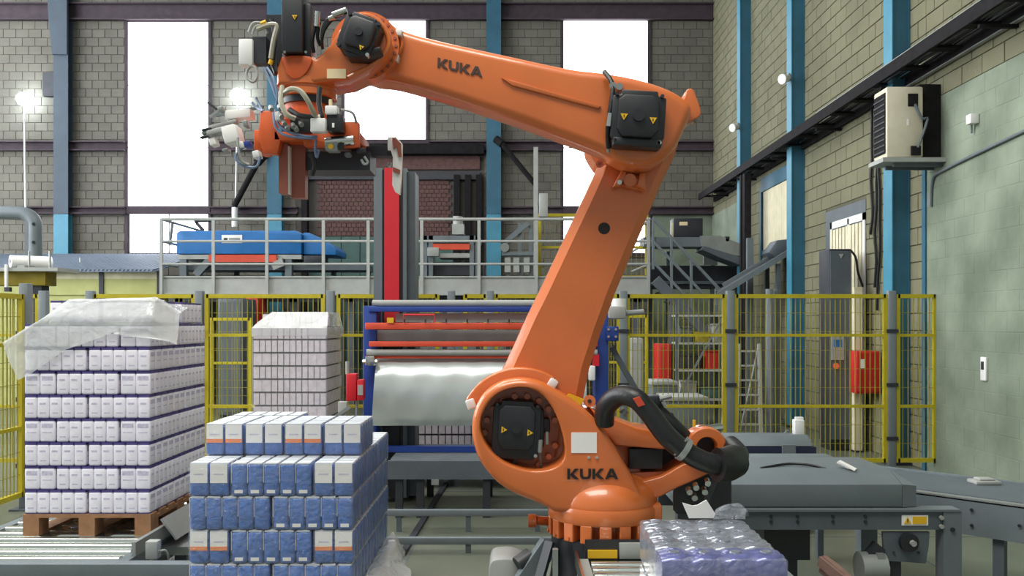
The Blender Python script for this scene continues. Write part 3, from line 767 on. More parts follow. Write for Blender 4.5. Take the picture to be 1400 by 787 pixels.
# ---------------------------------------------------------------- left: hut, olive beam, film roll, grey duct
Yq = 17.4
t = thing('site_hut', 'low yellow-green hut with blue-grey corrugated roof at the left', 'hut', (X_(100, Yq), Yq+1, 0))
xa, xb = X_(-120, Yq), X_(218, Yq)
B().box(xa, xb, Yq, Yq+2.4, 0, Z_(402, Yq)).build('wall', HUT, t)
for pa, pb in ((-110, 40), (52, 136), (143, 217)):
    B().box(X_(pa, Yq), X_(pb, Yq), Yq-.03, Yq, Z_(403, Yq), Z_(381, Yq)).build('wall_panel', HUT, t)
    B().box(X_(pa, Yq), X_(pb, Yq), Yq-.035, Yq, Z_(381, Yq), Z_(372, Yq)).build('upper_band', HUTW, t)
for px in (140, 219): B().box(X_(px-3, Yq), X_(px+3, Yq), Yq-.06, Yq, 0, Z_(371, Yq)).build('post', DKMETAL, t)
rf = B(); nst = 60
top = Z_(349, Yq+2.6); low = Z_(371, Yq-.25)
for k in range(nst):
    u0 = xa+(xb-xa)*k/nst; u1 = xa+(xb-xa)*(k+.5)/nst
    rf.add([(u0, Yq-.25, low+.04), (u1, Yq-.25, low+.04), (u1, Yq+2.6, top+.04), (u0, Yq+2.6, top+.04), (u0, Yq-.25, low), (u1, Yq-.25, low), (u1, Yq+2.6, top), (u0, Yq+2.6, top)],
           [(0,1,2,3),(4,7,6,5),(0,4,5,1),(1,5,6,2),(2,6,7,3),(3,7,4,0)])
rf.add([(xa, Yq-.24, low-.01), (xb, Yq-.24, low-.01), (xb, Yq+2.6, top-.01), (xa, Yq+2.6, top-.01), (xa, Yq-.24, low+.01), (xb, Yq-.24, low+.01), (xb, Yq+2.6, top+.01), (xa, Yq+2.6, top+.01)],
       [(0,1,2,3),(4,7,6,5),(0,4,5,1),(1,5,6,2),(2,6,7,3),(3,7,4,0)])
rf.build('corrugated_roof', ROOFM, t)
for px in (110,): B().cyl(W(px, 371, Yq+1), W(px, 352, Yq+1), .02, 6).build('roof_rod', GALV, t)
Yo = 12.0
t = thing('olive_gantry', 'olive painted beam on dark posts carrying a film roll at the left', 'gantry', (X_(20, Yo), Yo, 0))
B().box(X_(-160, Yo), X_(62, Yo), Yo, Yo+.3, Z_(390, Yo), Z_(371, Yo)).build('beam', OLIVE, t, bevel=.006)
for px in (-120, 48): B().box(X_(px-6, Yo), X_(px+6, Yo), Yo+.05, Yo+.25, 0, Z_(390, Yo)).build('post', DKMETAL, t)
B().box(X_(-160, Yo), X_(84, Yo), Yo-.1, Yo+.5, Z_(371, Yo), Z_(366, Yo)).build('deck_plate', GREYL, t)
B().box(X_(14, Yo), X_(17, Yo), Yo-.14, Yo-.1, Z_(396, Yo), Z_(362, Yo)).build('hook_bar', WHITE, t)
B().box(X_(15, Yo), X_(22, Yo), Yo-.16, Yo-.1, Z_(399, Yo), Z_(393, Yo)).build('hook_block', DKMETAL, t)
for px in (40, 68): B().cyl(W(px, 366, Yo-.05), W(px, 343, Yo-.05), .015, 6).build('stop_pin', GALV, t)
t = thing('film_roll', 'white roll of film lying on the olive beam at the left', 'film roll', W(38, 366, Yo+.1))
p0, p1 = W(14, 357, Yo), W(70, 359, Yo+.35)
B().cyl(p0, p1, .085, 20).build('roll', WHITE, t, smooth=True); B().cyl(p0+(p0-p1)*.01, p0+(p0-p1)*.003, .035, 12).build('core', DKMETAL, t)
B().box(p0.x+.15, p0.x+.25, p0.y-.1, p0.y+.35, Z_(366, Yo), p0.z-.06).build('cradle', GREYL, t)
Yd = 15.5
t = thing('grey_duct', 'bent grey duct dropping to the hut roof at the far left', 'duct', (X_(46, Yd), Yd, 1))
B().tube([W(-60, 290, Yd), W(20, 291, Yd), W(38, 294, Yd), W(47, 303, Yd), W(48, 320, Yd), W(48, 352, Yd), W(48, 440, Yd)], .12, 12, 4).build('pipe', GREYP, t, smooth=True)
B().box(X_(38, Yd), X_(43, Yd), Yd-.1, Yd+.1, .0, Z_(300, Yd)).build('guide_post', GREYD, t)
for py in (306, 331): B().cyl(W(46, py, Yd-.13), W(46, py, Yd-.1), .03, 8).build('bolt', DKMETAL, t)

# ---------------------------------------------------------------- right: stairs, inclined conveyors, electrical boxes
Ys = 16.6
t = thing('steel_stair', 'dark steel stair with diagonal handrails right of the mezzanine', 'stair', (X_(940, Ys), Ys, 0))
zb0 = .05
def sp(px, py, Y=Ys): return W(px, py, Y)
for Y in (Ys, Ys+.8):
    B().beam(sp(896, 382, Y), sp(1010, 500, Y), .05, .2).build('stringer', GREYD, t)
    for a, c in (((893, 298), (986, 398)), ((893, 330), (960, 400)), ((893, 358), (935, 402))):
        B().beam(sp(*a, Y), sp(*c, Y), .05, .05).build('handrail', GREYP, t)
    for px, py in ((893, 298), (918, 325), (945, 355), (980, 392)):
        B().beam(sp(px, py, Y), sp(px, py+70, Y), .045, .045).build('baluster', GREYP, t)
for k in range(9):
    p = sp(900+k*12.2, 386+k*12.6, Ys)
    B().box(p.x-.1, p.x+.1, Ys+.03, Ys+.78, p.z-.02, p.z+.01).build('tread', GREYD, t)
for Y in (Ys, Ys+.8): B().box(sp(1004, 500).x, sp(1010, 500).x, Y-.03, Y+.03, 0, sp(1004, 500).z).build('foot', GREYD, t)
Yc = 17.0
t = thing('raised_conveyor', 'dark raised conveyor with drooping belt below the right cable tray', 'conveyor', (X_(940, Yc), Yc+.4, 0))
B().pbox(880, 962, 324, 337, Yc+.4, .6).build('level_bed', GREYP, t)
B().prism(PX([(958, 322), (985, 322), (1014, 334), (1012, 350), (985, 345), (960, 336)], Yc+.3), Yc+.3, Yc+.9).build('belt_drop', GALV, t)
B().prism(PX([(962, 336), (1015, 352), (1012, 362), (985, 352), (960, 341)], Yc+.25), Yc+.25, Yc+.9).build('chute_side', GREYD, t)
B().pbox(890, 1008, 363, 394, Yc+1.1, .5).build('base_beam', DKMETAL, t)
B().pbox(895, 1005, 384, 388, Yc+1.05, .05).build('lower_rail', GREYP, t)
for px in (900, 925, 990): B().box(X_(px, Yc), X_(px+5, Yc), Yc+1.12, Yc+1.2, 0, Z_(337, Yc)).build('leg', GREYD, t)
B().pbox(962, 981, 338, 362, Yc+1.0, .06).build('white_panel', GREYL, t)
B().pbox(991, 998, 323, 331, Yc+.3, .15).build('motor', DKMETAL, t, bevel=.02)
t = thing('control_box', 'dark control box standing on the raised conveyor', 'control box', W(940, 325, Yc+.3))
B().pbox(921, 961, 298, 324, Yc+.42, .4).build('body', DKMETAL, t, bevel=.01); B().pbox(929, 940, 303, 308, Yc+.41, .012).build('print', CREAM, t)
B().pbox(918, 922, 304, 324, Yc+.45, .06).build('conduit', CREAMW, t)
Yi = 14.65
t = thing('inclined_conveyor', 'grey inclined conveyor rising to the wall beside the middle blue column', 'conveyor', (X_(1030, Yi), Yi+.3, 0))
B().beam(W(982, 403, Yi), W(1086, 340, Yi), .06, .09).build('side_rail', GREYP, t)
B().beam(W(990, 392, Yi+.7), W(1082, 337, Yi+.7), .06, .13).build('side_rail', GREYP, t)
B().beam(W(985, 399, Yi+.35), W(1085, 338, Yi+.35), .62, .05).build('belt', DKMETAL, t)
B().prism(PX([(1050, 345), (1062, 328), (1084, 326), (1082, 345), (1062, 352)], Yi+.2), Yi+.2, Yi+.6).build('drive_head', GREYD, t, bevel=.03)
for px, py in ((1000, 395), (1062, 360)):
    for y in (Yi+.02, Yi+.66): B().box(X_(px, Yi), X_(px+6, Yi), y, y+.06, 0, Z_(py, Yi)).build('leg', GREYD, t)
tag(B().box(X_(1022, 15.5), X_(1030, 15.5), 15.5, 15.6, 0, Z_(325, 15.5)).box(X_(1019, 15.5), X_(1033, 15.5), 15.45, 15.65, 0, .02).build('grey_stanchion', GREYP), 'grey stanchion between the stair and the blue-framed window', 'post')
# pipe with goosenecks along the tray end
tag(B().box(X_(1013, 16.4), X_(1016, 16.4), 16.4, 16.5, 0, ZT-.1).build('black_riser', GRIME), 'black vertical riser pipe near the corner of the right wall', 'pipe')
tag(B().box(X_(1018, 16.2), X_(1027, 16.2), 16.2, 16.35, 1.2, ZT-.1).box(X_(1019, 16.2), X_(1026, 16.2), 16.22, 16.33, 0, 1.2).build('black_duct', GRIME), 'black rectangular duct beside the riser pipe near the corner', 'duct')
# tall dark cabinet and red box by the right wall
t = thing('electrical_cabinet', 'tall dark grey electrical cabinet by the slatted door', 'cabinet', (4.2, 11.4, 0))
Ye = 11.6; cz = Z_(340, Ye)
B().box(X_(1134, Ye), X_(1164, Ye), Ye, Ye+.4, .1, cz).build('body', DKMETAL, t, bevel=.01)
B().box(X_(1134, Ye)+.02, X_(1164, Ye)-.02, Ye+.02, Ye+.38, 0, .1).build('plinth', BLACK, t)
B().box(X_(1135, Ye), X_(1163, Ye), Ye-.015, Ye, .15, cz-.03).build('door', GREYD, t)
B().pbox(1137, 1154, 460, 492, Ye-.03, .014).build('meter_panel', GREYL, t); B().pbox(1140, 1151, 464, 474, Ye-.035, .006).build('display', BLUEH, t)
B().cyl(W(1143, 500, Ye-.04), W(1143, 500, Ye-.015), .04, 12).build('rotary_switch', ORANGE2, t)
B().ptri([(1147, 347), (1153, 347), (1150, 353)], Ye-.018).build('warning_triangle', GREYL, t)
B().tube([W(1163, 342, Ye+.2), W(1170, 352, Ye+.2), W(1173, 372, Ye+.2), W(1180, 392, Ye+.2)], .015, 6, 5).build('cable', RUBBER, t, smooth=True)
t = thing('red_hose_cabinet', 'red box cabinet hung beside the tan post behind the right fence', 'cabinet', (4.5, 11.2, .8))
Yr = 11.25
B().box(X_(1171, Yr), X_(1204, Yr), Yr, Yr+.25, Z_(538, Yr), Z_(480, Yr)).build('body', REDB, t, bevel=.01)
B().box(X_(1173, Yr), X_(1202, Yr), Yr-.012, Yr, Z_(535, Yr), Z_(483, Yr)).build('door', REDB, t); B().pbox(1176, 1182, 491, 503, Yr-.018, .006).build('label', PAPER, t)
B().box(X_(1204, Yr), XR, Yr+.1, Yr+.2, Z_(520, Yr), Z_(500, Yr)).build('wall_bracket', DKMETAL, t)
t = thing('tan_post', 'tan square post behind the right fence beside the red cabinet', 'post', (4.3, 11.5, 0))
B().box(X_(1168, 11.5), X_(1179, 11.5), 11.5, 11.6, .02, Z_(392, 11.5)).build('shaft', CREAMW, t); B().box(X_(1167, 11.5), X_(1180, 11.5), 11.45, 11.65, 0, .02).build('foot_plate', DKMETAL, t)
# white step ladder behind the fence
Yl = 12.8
t = thing('step_ladder', 'white step ladder seen through the right fence', 'ladder', (X_(1025, Yl), Yl, 0))
for px in (1006, 1040): B().beam((X_(px, Yl), Yl, 0), W(px+(4 if px < 1020 else -2), 470, Yl+.3), .05, .05).build('stile', GREYL, t)
for k in range(6):
    py = 480+k*20; B().box(X_(1008, Yl), X_(1040, Yl), Yl+.25-k*.045, Yl+.40-k*.045, Z_(py, Yl)-.02, Z_(py, Yl)).build('tread', GREYL, t)
for px in (1008, 1038): B().beam((X_(px, Yl), Yl+1.0, 0), W(px, 474, Yl+.42), .04, .04).build('rear_leg', GREYL, t)
# grey-blue low bins and trunk pipes behind the fence
for px0, px1, py, Y, lab in ((892, 925, 521, 13.0, 'grey covered bin behind the fence left of the grey post'), (910, 966, 542, 11.4, 'wide low grey crate behind the fence near the round eye')):
    t = thing('grey_bin', lab, 'bin', (X_((px0+px1)/2, Y), Y+.3, 0))
    z = Z_(py, Y)
    B().box(X_(px0, Y), X_(px1, Y), Y, Y+.6, 0, z-.06).build('body', GREYP, t, bevel=.01); B().box(X_(px0, Y)-.02, X_(px1, Y)+.02, Y-.02, Y+.62, z-.06, z).build('lid', GREYL, t, bevel=.01)
for px, m, lab, y in ((1052, GREYP, 'pale vertical pipe behind the fence left of the middle blue column', 13.0), (1062, GREYD, 'dark vertical pipe behind the fence beside the pale one', 13.1)):
    tag(B().cyl((X_(px, y), y, .0), (X_(px, y), y, Z_(395, y)), .06, 10).cyl((X_(px, y), y, 0), (X_(px, y), y, .03), .11, 12).build('floor_pipe', m, smooth=True), lab, 'pipe')

# storage rack and machine seen through the right fence
Yk_ = 13.9
t = thing('storage_rack', 'cluttered steel rack with pale shelves seen through the right fence', 'rack', (X_(958, Yk_), Yk_+.3, 0))
for px in (926, 990):
    for y in (Yk_, Yk_+.5): B().box(X_(px, Yk_)-.025, X_(px, Yk_)+.025, y, y+.05, 0, Z_(416, Yk_)).build('upright', GREYD, t)
for py in (430, 468, 505, 545): B().box(X_(926, Yk_), X_(990, Yk_), Yk_, Yk_+.55, Z_(py, Yk_)-.03, Z_(py, Yk_)).build('shelf', GREYL, t)
B().beam(W(926, 545, Yk_+.02), W(990, 430, Yk_+.02), .03, .03).build('diagonal_brace', GREYP, t)
k = 0
for px, py, w, h, m in ((932, 468, 16, 22, GREYD), (952, 468, 20, 14, OLIVE), (976, 468, 12, 26, GREYL), (934, 505, 26, 20, DKMETAL), (966, 505, 18, 26, REDB), (932, 545, 22, 24, GREYL), (960, 545, 24, 16, GREEND)):
    tt = thing('storage_box', 'storage box on the cluttered rack behind the right fence, ' + ('grey one on the upper shelf', 'olive one on the upper shelf', 'pale one at the upper right', 'dark one on the middle shelf', 'red one on the middle shelf', 'pale one on the lowest shelf', 'green one on the lowest shelf')[k], 'box', (X_(px+w/2, Yk_), Yk_+.2, Z_(py, Yk_)), 'boxes on the cluttered rack')
    B().box(X_(px, Yk_), X_(px+w, Yk_), Yk_+.08, Yk_+.42, Z_(py, Yk_)+.001, Z_(py-h, Yk_)-.03).build('body', m, tt, bevel=.01)
    B().box(X_(px, Yk_)-.01, X_(px+w, Yk_)+.01, Yk_+.07, Yk_+.43, Z_(py-h, Yk_)-.03, Z_(py-h, Yk_)).build('lid', m, tt, bevel=.006); k += 1
t = thing('dark_machine', 'dark boxy machine under the mezzanine behind the film frame', 'machine', (X_(600, 15.2), 15.6, 0))
B().box(X_(520, 15.2), X_(700, 15.2), 15.2, 16.4, .1, Z_(412, 15.2)).build('body', DKMETAL, t, bevel=.02)
for px in (530, 575, 620, 660): B().box(X_(px, 15.2), X_(px+30, 15.2), 15.18, 15.2, .3, Z_(425, 15.2)).build('door', GREYD, t)
B().box(X_(522, 15.2), X_(698, 15.2), 15.25, 16.35, 0, .1).build('plinth', BLACK, t)
# ------------------------------------------------------------------ palletising robot
RX, RY = X_(825, 4.39), 4.39
R = thing('palletising_robot', 'large orange four axis palletising robot arm with black motors', 'robot', (RX, RY, 0))
def ring_pts(cx, cz, r, n=48, a0=0, a1=2*math.pi):
    return [(cx+r*math.cos(a0+(a1-a0)*i/n), cz+r*math.sin(a0+(a1-a0)*i/n)) for i in range(n+(0 if abs(a1-a0-2*math.pi) < 1e-6 else 1))]
def radius_at(out, c, th):
    d = (math.cos(th), math.sin(th)); best = 0; n = len(out)
    for i in range(n):
        ax, az = out[i][0]-c[0], out[i][1]-c[1]; bx_, bz_ = out[(i+1) % n][0]-c[0], out[(i+1) % n][1]-c[1]
        ex, ez = bx_-ax, bz_-az; den = d[0]*ez-d[1]*ex
        if abs(den) < 1e-12: continue
        s = (ax*ez-az*ex)/den; u = (ax*d[1]-az*d[0])/den
        if s > 0 and -1e-9 <= u <= 1+1e-9: best = max(best, s)
    return best
def shell(b, out, hole, c, y0, y1, depth, rnd=.03, n=160):
    """thick plate with rounded rims and a recess: outline, hole outline, centre, front, back, recess depth"""
    ths = [2*math.pi*i/n for i in range(n)]
    ro = [radius_at(out, c, t) for t in ths]; rh = [radius_at(hole, c, t) for t in ths]
    mk = lambda rr, y: [(c[0]+rr[i]*math.cos(t), y, c[1]+rr[i]*math.sin(t)) for i, t in enumerate(ths)]
    L = [mk(ro, y1)]
    for k in range(6):
        a = math.pi/2*k/5; L.append(mk([r-rnd*(1-math.cos(a)) for r in ro], y0+rnd*(1-math.sin(a))))
    q = .014
    for k in range(5):
        a = math.pi/2*k/4; L.append(mk([r+q*(1-math.sin(a)) for r in rh], y0+q*(1-math.cos(a))))
    L.append(mk(rh, y0+depth)); L.append(mk([r*.5 for r in rh], y0+depth))
    b.loops(L, True, True)
def tri(parent, px, py, s, Y, rot=0):
    pts = [(px+s*math.cos(rot+k*2*math.pi/3), py+s*math.sin(rot+k*2*math.pi/3)) for k in range(3)]
    w = B().prism(PX(pts, Y), Y-.004, Y).build('warning_triangle', YLAB, parent)
    B().prism(PX([(px-.7, py-s*.3), (px+.7, py-s*.3), (px+.5, py+s*.3), (px-.5, py+s*.3)], Y-.005), Y-.0055, Y-.004).build('warning_mark', INK, w)
def motor(parent, cx, cy, w, h, Yf, Yb, ang=0, tris=((-1, 0), (1, 0)), tr=0, label='black servo motor'):
    """servo motor seen end on: notched square body, thinner front cover, hub cap"""
    ca, sa = math.cos(ang), math.sin(ang)
    rot = lambda pts: [(cx+x*ca-y*sa, cy+x*sa+y*ca) for x, y in pts]
    def notch(a, c, k): return [(-a+k, -c), (a-k, -c), (a-k, -c+k*.55), (a, -c+k*.55+2), (a, c-k), (a-k*.7, c-k*.4), (a-k*.7, c), (-a+k*.7, c), (-a+k*.7, c-k*.4), (-a, c-k), (-a, -c+k*.55+2), (-a+k, -c+k*.55)]
    mo = B().prism(PX(rot(notch(w/2, h/2, w*.16)), Yf+.03), Yf+.03, Yb).build('motor', BLACK, parent, bevel=.008, label=label)
    q = w*.38
    B().prism(PX(rot([(-q, -h*.33), (-q*.7, -h*.42), (q*.7, -h*.42), (q, -h*.33), (q, h*.2), (q*.72, h*.34), (-q*.72, h*.34), (-q, h*.2)]), Yf), Yf, Yf+.04).build('motor_cover', BLACK, mo, bevel=.008)
    c = rot([(0, -h*.04)])[0]; p = W(c[0], c[1], Yf)
    B().cyl(p+Vector((0, -.014, 0)), p, w*.11*Yf/F, 18).build('motor_cap', BLACK, mo, smooth=True)
    for sx, sy in ((-1, 1), (1, 1), (-1, -1), (1, -1)):
        c = rot([(sx*w*.42, sy*h*.42)])[0]; p = W(c[0], c[1], Yf+.02); B().cyl(p, p+Vector((0, .03, 0)), .009, 8).build('bolt', CHROME if sy > 0 and sx > 0 else DKMETAL, mo)
    for sx, sy in tris:
        c = rot([(sx*w*.27, sy*h)])[0]; tri(mo, c[0], c[1], w*.08, Yf, tr+ang)
    return mo
def letters(parent, word, o, ex, ez, h, Y, mat):
    """heavy wide capitals as solid polygons; o origin px, ex px direction along the text, ez px direction up"""
    S = {'K': [[(0,0),(.27,0),(.27,1),(0,1)], [(.27,.42),(.72,1),(1.1,1),(.58,.5),(1.14,0),(.74,0),(.27,.42)][:6]+[(.27,.36)]],
         'U': [[(0,1),(.27,1),(.27,.38),(.36,.22),(.72,.22),(.81,.38),(.81,1),(1.08,1),(1.08,.3),(.9,.04),(.76,0),(.32,0),(.18,.04),(0,.3)]],
         'A': [[(0,0),(.3,0),(.4,.2),(.8,.2),(.88,.4),(.5,.4),(.62,.68),(.92,0),(1.24,0),(.8,1),(.46,1)]]}
    S['A'] = [[(0,0),(.3,0),(.63,.72),(.96,0),(1.26,0),(.8,1),(.46,1)], [(.36,.18),(.9,.18),(.82,.38),(.44,.38)]]
    x = 0; o = Vector(o); ex = Vector(ex); ez = Vector(ez); first = None
    for ch in word:
        bb = B()
        for poly in S[ch]:
            pts = [o+ex*(x+a)*h+ez*c*h for a, c in poly]
            bb.prism(PX([(p.x, p.y) for p in pts], Y), Y-.004, Y+.003)
        bb.build('letter', mat, parent)
        x += {'K': 1.22, 'U': 1.2, 'A': 1.3}[ch]
# --- pedestal and slotted base ring
ped = B().lathe(RX, RY, [(.42, 0), (.42, .04), (.36, .05), (.30, .30), (.27, .42), (.255, .52), (.262, .60), (.258, .655)], 48).build('pedestal', BLACK, R, smooth=True)
for k in range(8):
    a = k*math.pi/4+.3; B().cyl((RX+.39*math.cos(a), RY+.39*math.sin(a), .04), (RX+.39*math.cos(a), RY+.39*math.sin(a), .07), .02, 8).build('anchor_bolt', DKMETAL, ped)
rz0, rz1 = .655, .735
ring = B().lathe(RX, RY, [(.212, rz0-.005), (.212, rz1), (.272, rz1), (.277, rz1+.008), (.277, rz1+.06), (.27, rz1+.075)], 64).build('base_ring', ORANGE, R, smooth=True)
for k in range(18):
    a = 2*math.pi*(k+.32)/18; ch = []
    for j in range(5):
        th = a-.105+.21*j/4; ch.append(th)
    out = [(RX+.276*math.cos(t), RY+.276*math.sin(t)) for t in ch]+[(RX+.21*math.cos(t), RY+.21*math.sin(t)) for t in ch[::-1]]
    lg = B().prism_z(out, rz0-.004, rz1+.004).build('lug', ORANGE, ring, bevel=.004, seg=1)
    p = Vector((RX+.277*math.cos(a), RY+.277*math.sin(a), rz0+.012)); d = Vector((math.cos(a), math.sin(a), 0))
    B().cyl(p-d*.01, p+d*.006, .011, 6).build('bolt', ORANGE, ring)
B().cyl(W(750, 712, 4.45), W(732, 711, 4.42), .024, 12).cyl(W(733, 711.5, 4.42), W(722, 711.5, 4.42), .034, 14).build('lifting_lug', ORANGE, R, smooth=True)
# --- rotating column
turn = B().lathe(RX, RY, [(.262, rz1+.06), (.268, rz1+.07), (.268, .818), (.265, .835), (.256, .86), (.241, .885), (.219, .908), (.19, .93), (.13, .955), (.02, .97)], 64).build('turntable', ORANGE, R, smooth=True)
Yk = 4.19
out = smooth2([(645, 588), (648, 563), (660, 540), (682, 524), (710, 518), (738, 522), (762, 534), (790, 552), (813, 572), (836, 602), (858, 638), (874, 668), (884, 690), (884, 697), (880, 701), (845, 703), (800, 703), (762, 701), (752, 696), (735, 688), (705, 676), (680, 660), (658, 634), (648, 610)], 4)
hol = smooth2([(657, 588), (661, 563), (678, 540), (706, 529), (733, 534), (752, 552), (765, 580), (772, 610), (769, 630), (752, 641), (725, 643), (692, 633), (669, 614)], 4)
cheek = B(); c = (X_(712, Yk), Z_(588, Yk))
shell(cheek, PX(out, Yk), PX(hol, Yk), c, Yk, Yk+.27, .20, .035)
col = cheek.build('rotating_column', ORANGE, R, smooth=True, angle=60)
for k in range(17):
    a = math.radians(20+k*20); r = 50
    if 250 < math.degrees(a) % 360 < 290: continue
    p = W(712+r*math.cos(a)*.98, 590-r*math.sin(a)*1.0, Yk+.19)
    B().cyl(p, p+Vector((0, -.05, 0)), .015, 8).build('flange_bolt', ORANGE, col)
motor(R, 706, 588, 66, 80, Yk+.02, Yk+.21, .05, ((-1, 0), (1, .03)), 0, 'black shoulder motor in the round recess')
mb = B().pbox(728, 744, 560, 612, Yk+.08, .1).pbox(738, 752, 572, 592, Yk+.1, .08).build('motor_plug_block', BLACK, R, bevel=.008)
B().cyl(W(739, 601, Yk+.05), W(738, 618, Yk+.05), .011, 8).cyl(W(748, 590, Yk+.07), W(748, 607, Yk+.07), .008, 8).build('cable_gland', GALV, mb, smooth=True, split=True)
B().tube([W(738, 618, Yk+.05), W(739, 630, Yk+.06), W(740, 640, Yk+.1)], .007, 6).tube([W(706, 622, Yk+.08), W(703, 632, Yk+.1), W(702, 638, Yk+.14)], .009, 6).build('motor_cable', GREYD, mb, smooth=True, split=True)
B().pbox(781, 816, 591, 619, Yk-.003, .006).build('paper_label', PAPER, col)
for px in (805, 816): B().cyl(W(px, 625, Yk-.006), W(px, 625, Yk+.003), .007, 10).build('rivet', CHROME, col)
letters(col, 'KUKA', (775.5, 654.5), (1, 0), (0, -1), 14.2, Yk-.001, INK)
B().pbox(771, 851, 638, 658, Yk-.0005, .002).build('logo_backing', ORANGE, col)
# column core behind the cheek and the rear bracket frame
core = B().prism(PX([(765, 566), (800, 556), (838, 566), (872, 620), (888, 688), (890, 712), (758, 712), (752, 640)], 4.4), 4.38, 4.82).build('column_core', ORANGE, R, bevel=.03)
B().prism(PX([(806, 556), (818, 566), (842, 573), (870, 584), (905, 590), (945, 590), (948, 606), (908, 614), (842, 609), (828, 592)], 4.3), 4.3, 4.56).build('upper_beam', ORANGE, R, bevel=.016, seg=3)
B().prism(PX(smooth2([(868, 662), (905, 651), (935, 634), (962, 628), (992, 612), (990, 634), (960, 652), (926, 667), (905, 678), (889, 684), (880, 690), (872, 680)], 3), 4.3), 4.3, 4.56).build('lower_beam', ORANGE, R, bevel=.016, seg=3)
B().prism(PX([(858, 640), (862, 646), (912, 644), (920, 650), (880, 664), (866, 660)], 4.36), 4.36, 4.6).build('beam_gusset', ORANGE, R, bevel=.01)
B().pbox(860, 906, 613, 641, 4.34, .2).build('connection_box', BLACK, R, bevel=.006); B().pbox(838, 935, 606, 650, 4.5, .06).build('rear_plate', BLACK, R)
B().box(X_(860, 4.3), X_(903, 4.3), 4.24, 4.44, Z_(712, 4.24), Z_(690, 4.24)).build('stop_block', ORANGE, R, bevel=.012)
# round eye at the end of the rear bracket
eye = B(); c = (X_(967, 4.24), Z_(612, 4.24)); po = ring_pts(*c, 28*4.24/F, 48); ph = ring_pts(*c, 14*4.24/F, 48)
yy = [(po, 4.36), (po, 4.26), ([(c[0]+(x-c[0])*.94, c[1]+(z-c[1])*.94) for x, z in po], 4.24), ([(c[0]+(x-c[0])*1.1, c[1]+(z-c[1])*1.1) for x, z in ph], 4.24), (ph, 4.25), (ph, 4.36), (po, 4.36)]
eye.loops([[(x, y, z) for x, z in l] for l, y in yy]); eye.build('bracket_eye', ORANGE, R, smooth=True)
B().cyl((c[0], 4.31, c[1]), (c[0], 4.37, c[1]), 15*4.24/F, 24).build('eye_plug', BLACK, R, smooth=True)
B().cyl(W(955, 588, 4.3), W(986, 584, 4.34), .022, 10).build('hose_coupling', CHROME, R, smooth=True); B().cyl(W(949, 583, 4.3), W(949, 574, 4.3), .008, 8).build('indicator', YLAB, R)
# thick black hose
hp = [W(826, 578, 4.22), W(829, 556, 4.18), W(846, 541, 4.12), W(868, 544, 4.06), W(887, 563, 4.04), W(914, 598, 4.02), W(945, 622, 4.02), W(975, 634, 4.02), W(998, 634, 4.06), W(1010, 622, 4.16), W(998, 608, 4.28)]
hs = B().tube(hp, .048, 18, 7).build('energy_hose', RUBBER, R, smooth=True, label='thick corrugated black hose')
B().tube([W(980, 635, 4.02), W(992, 635, 4.04), W(1003, 630, 4.1)], .078, 18, 5).build('hose_end', RUBBER, hs, smooth=True)
for a, c_ in (((924, 598), (940, 603)), ): pass
p, q = W(932, 612, 4.015), W(938, 616, 4.015); B().tube([p, q], .056, 20).build('hose_clamp', GALV, hs, smooth=True)
B().prism(PX([(866, 545), (875, 542), (882, 553), (873, 556)], 3.995), 3.995, 4.02).build('red_tag', REDO, hs)
B().beam(W(922, 622, 3.99), W(941, 597, 3.99), .006, .008).build('cable_tie', GALV, hs)
# connectors behind the hose
cn = B().tube([W(880, 548, 4.3), W(898, 560, 4.3), W(920, 580, 4.28), W(940, 600, 4.3)], .035, 12, 4).build('cable_sleeve', RUBBER, R, smooth=True)
B().pbox(880, 905, 541, 556, 4.26, .1).pbox(896, 910, 548, 562, 4.28, .08).pbox(910, 922, 564, 574, 4.28, .06).build('connector_block', BLACK, cn, bevel=.012, split=True)
B().cyl(W(850, 566, 4.2), W(856, 560, 4.2), .02, 10).cyl(W(902, 545, 4.25), W(918, 541, 4.25), .012, 8).cyl(W(906, 549, 4.25), W(910, 556, 4.25), .009, 8).build('connector_fitting', GALV, cn, smooth=True, split=True)
ft = B()
for a, c_ in ((950, 662), (948, 676), (962, 668), (966, 656), (941, 668)): ft.cyl(W(a, c_, 4.3), W(a+2, c_+5, 4.26), .015, 10)
ft.build('air_fitting', CHROME, R, smooth=True, split=True); B().pbox(925, 1000, 648, 702, 4.42, .1).build('fitting_plate', BLACK, R)
B().beam(W(985, 640, 4.3), W(962, 690, 4.32), .06, .03).build('fitting_bracket', BLACK, R)
# --- link arm
hubc = (X_(712, 4.36), Z_(588, 4.36)); s_ = 4.36/F
arc = ring_pts(hubc[0], hubc[1], 86*s_, 30, math.radians(56), math.radians(152))+ring_pts(hubc[0], hubc[1], 60*s_, 30, math.radians(152), math.radians(56))
YL = 4.42
lo = smooth2([(704, 470), (722, 430), (738, 398), (770, 330), (796, 275), (814, 236)], 3, False)
la = lo+smooth2([(818, 226), (810, 214), (804, 200), (806, 178), (822, 158), (850, 140), (890, 136), (920, 155), (930, 185), (922, 215)], 3, False)
la += [(905, 250), (884, 300), (862, 352), (842, 400), (822, 455), (806, 505), (798, 545), (790, 590), (770, 640), (715, 670), (665, 640), (650, 590), (668, 540), (690, 500)]
link = B().cprism(PX(la, YL), YL, YL+.27, .042).build('link_arm', ORANGE, R, smooth=True, label='orange lower link arm', angle=24)
B().prism(arc, 4.35, 4.45).build('hub_sleeve', ORANGE, link, bevel=.012, seg=3)
for a in (152, 56):
    p = Vector((hubc[0]+77*s_*math.cos(math.radians(a)), 4.38, hubc[1]+77*s_*math.sin(math.radians(a))))
    B().obox(p, (.045, .09, .05), Matrix.Rotation(math.radians(-20 if a > 90 else 35), 3, 'Y')).build('buffer_pad', WHITE, link, bevel=.008)
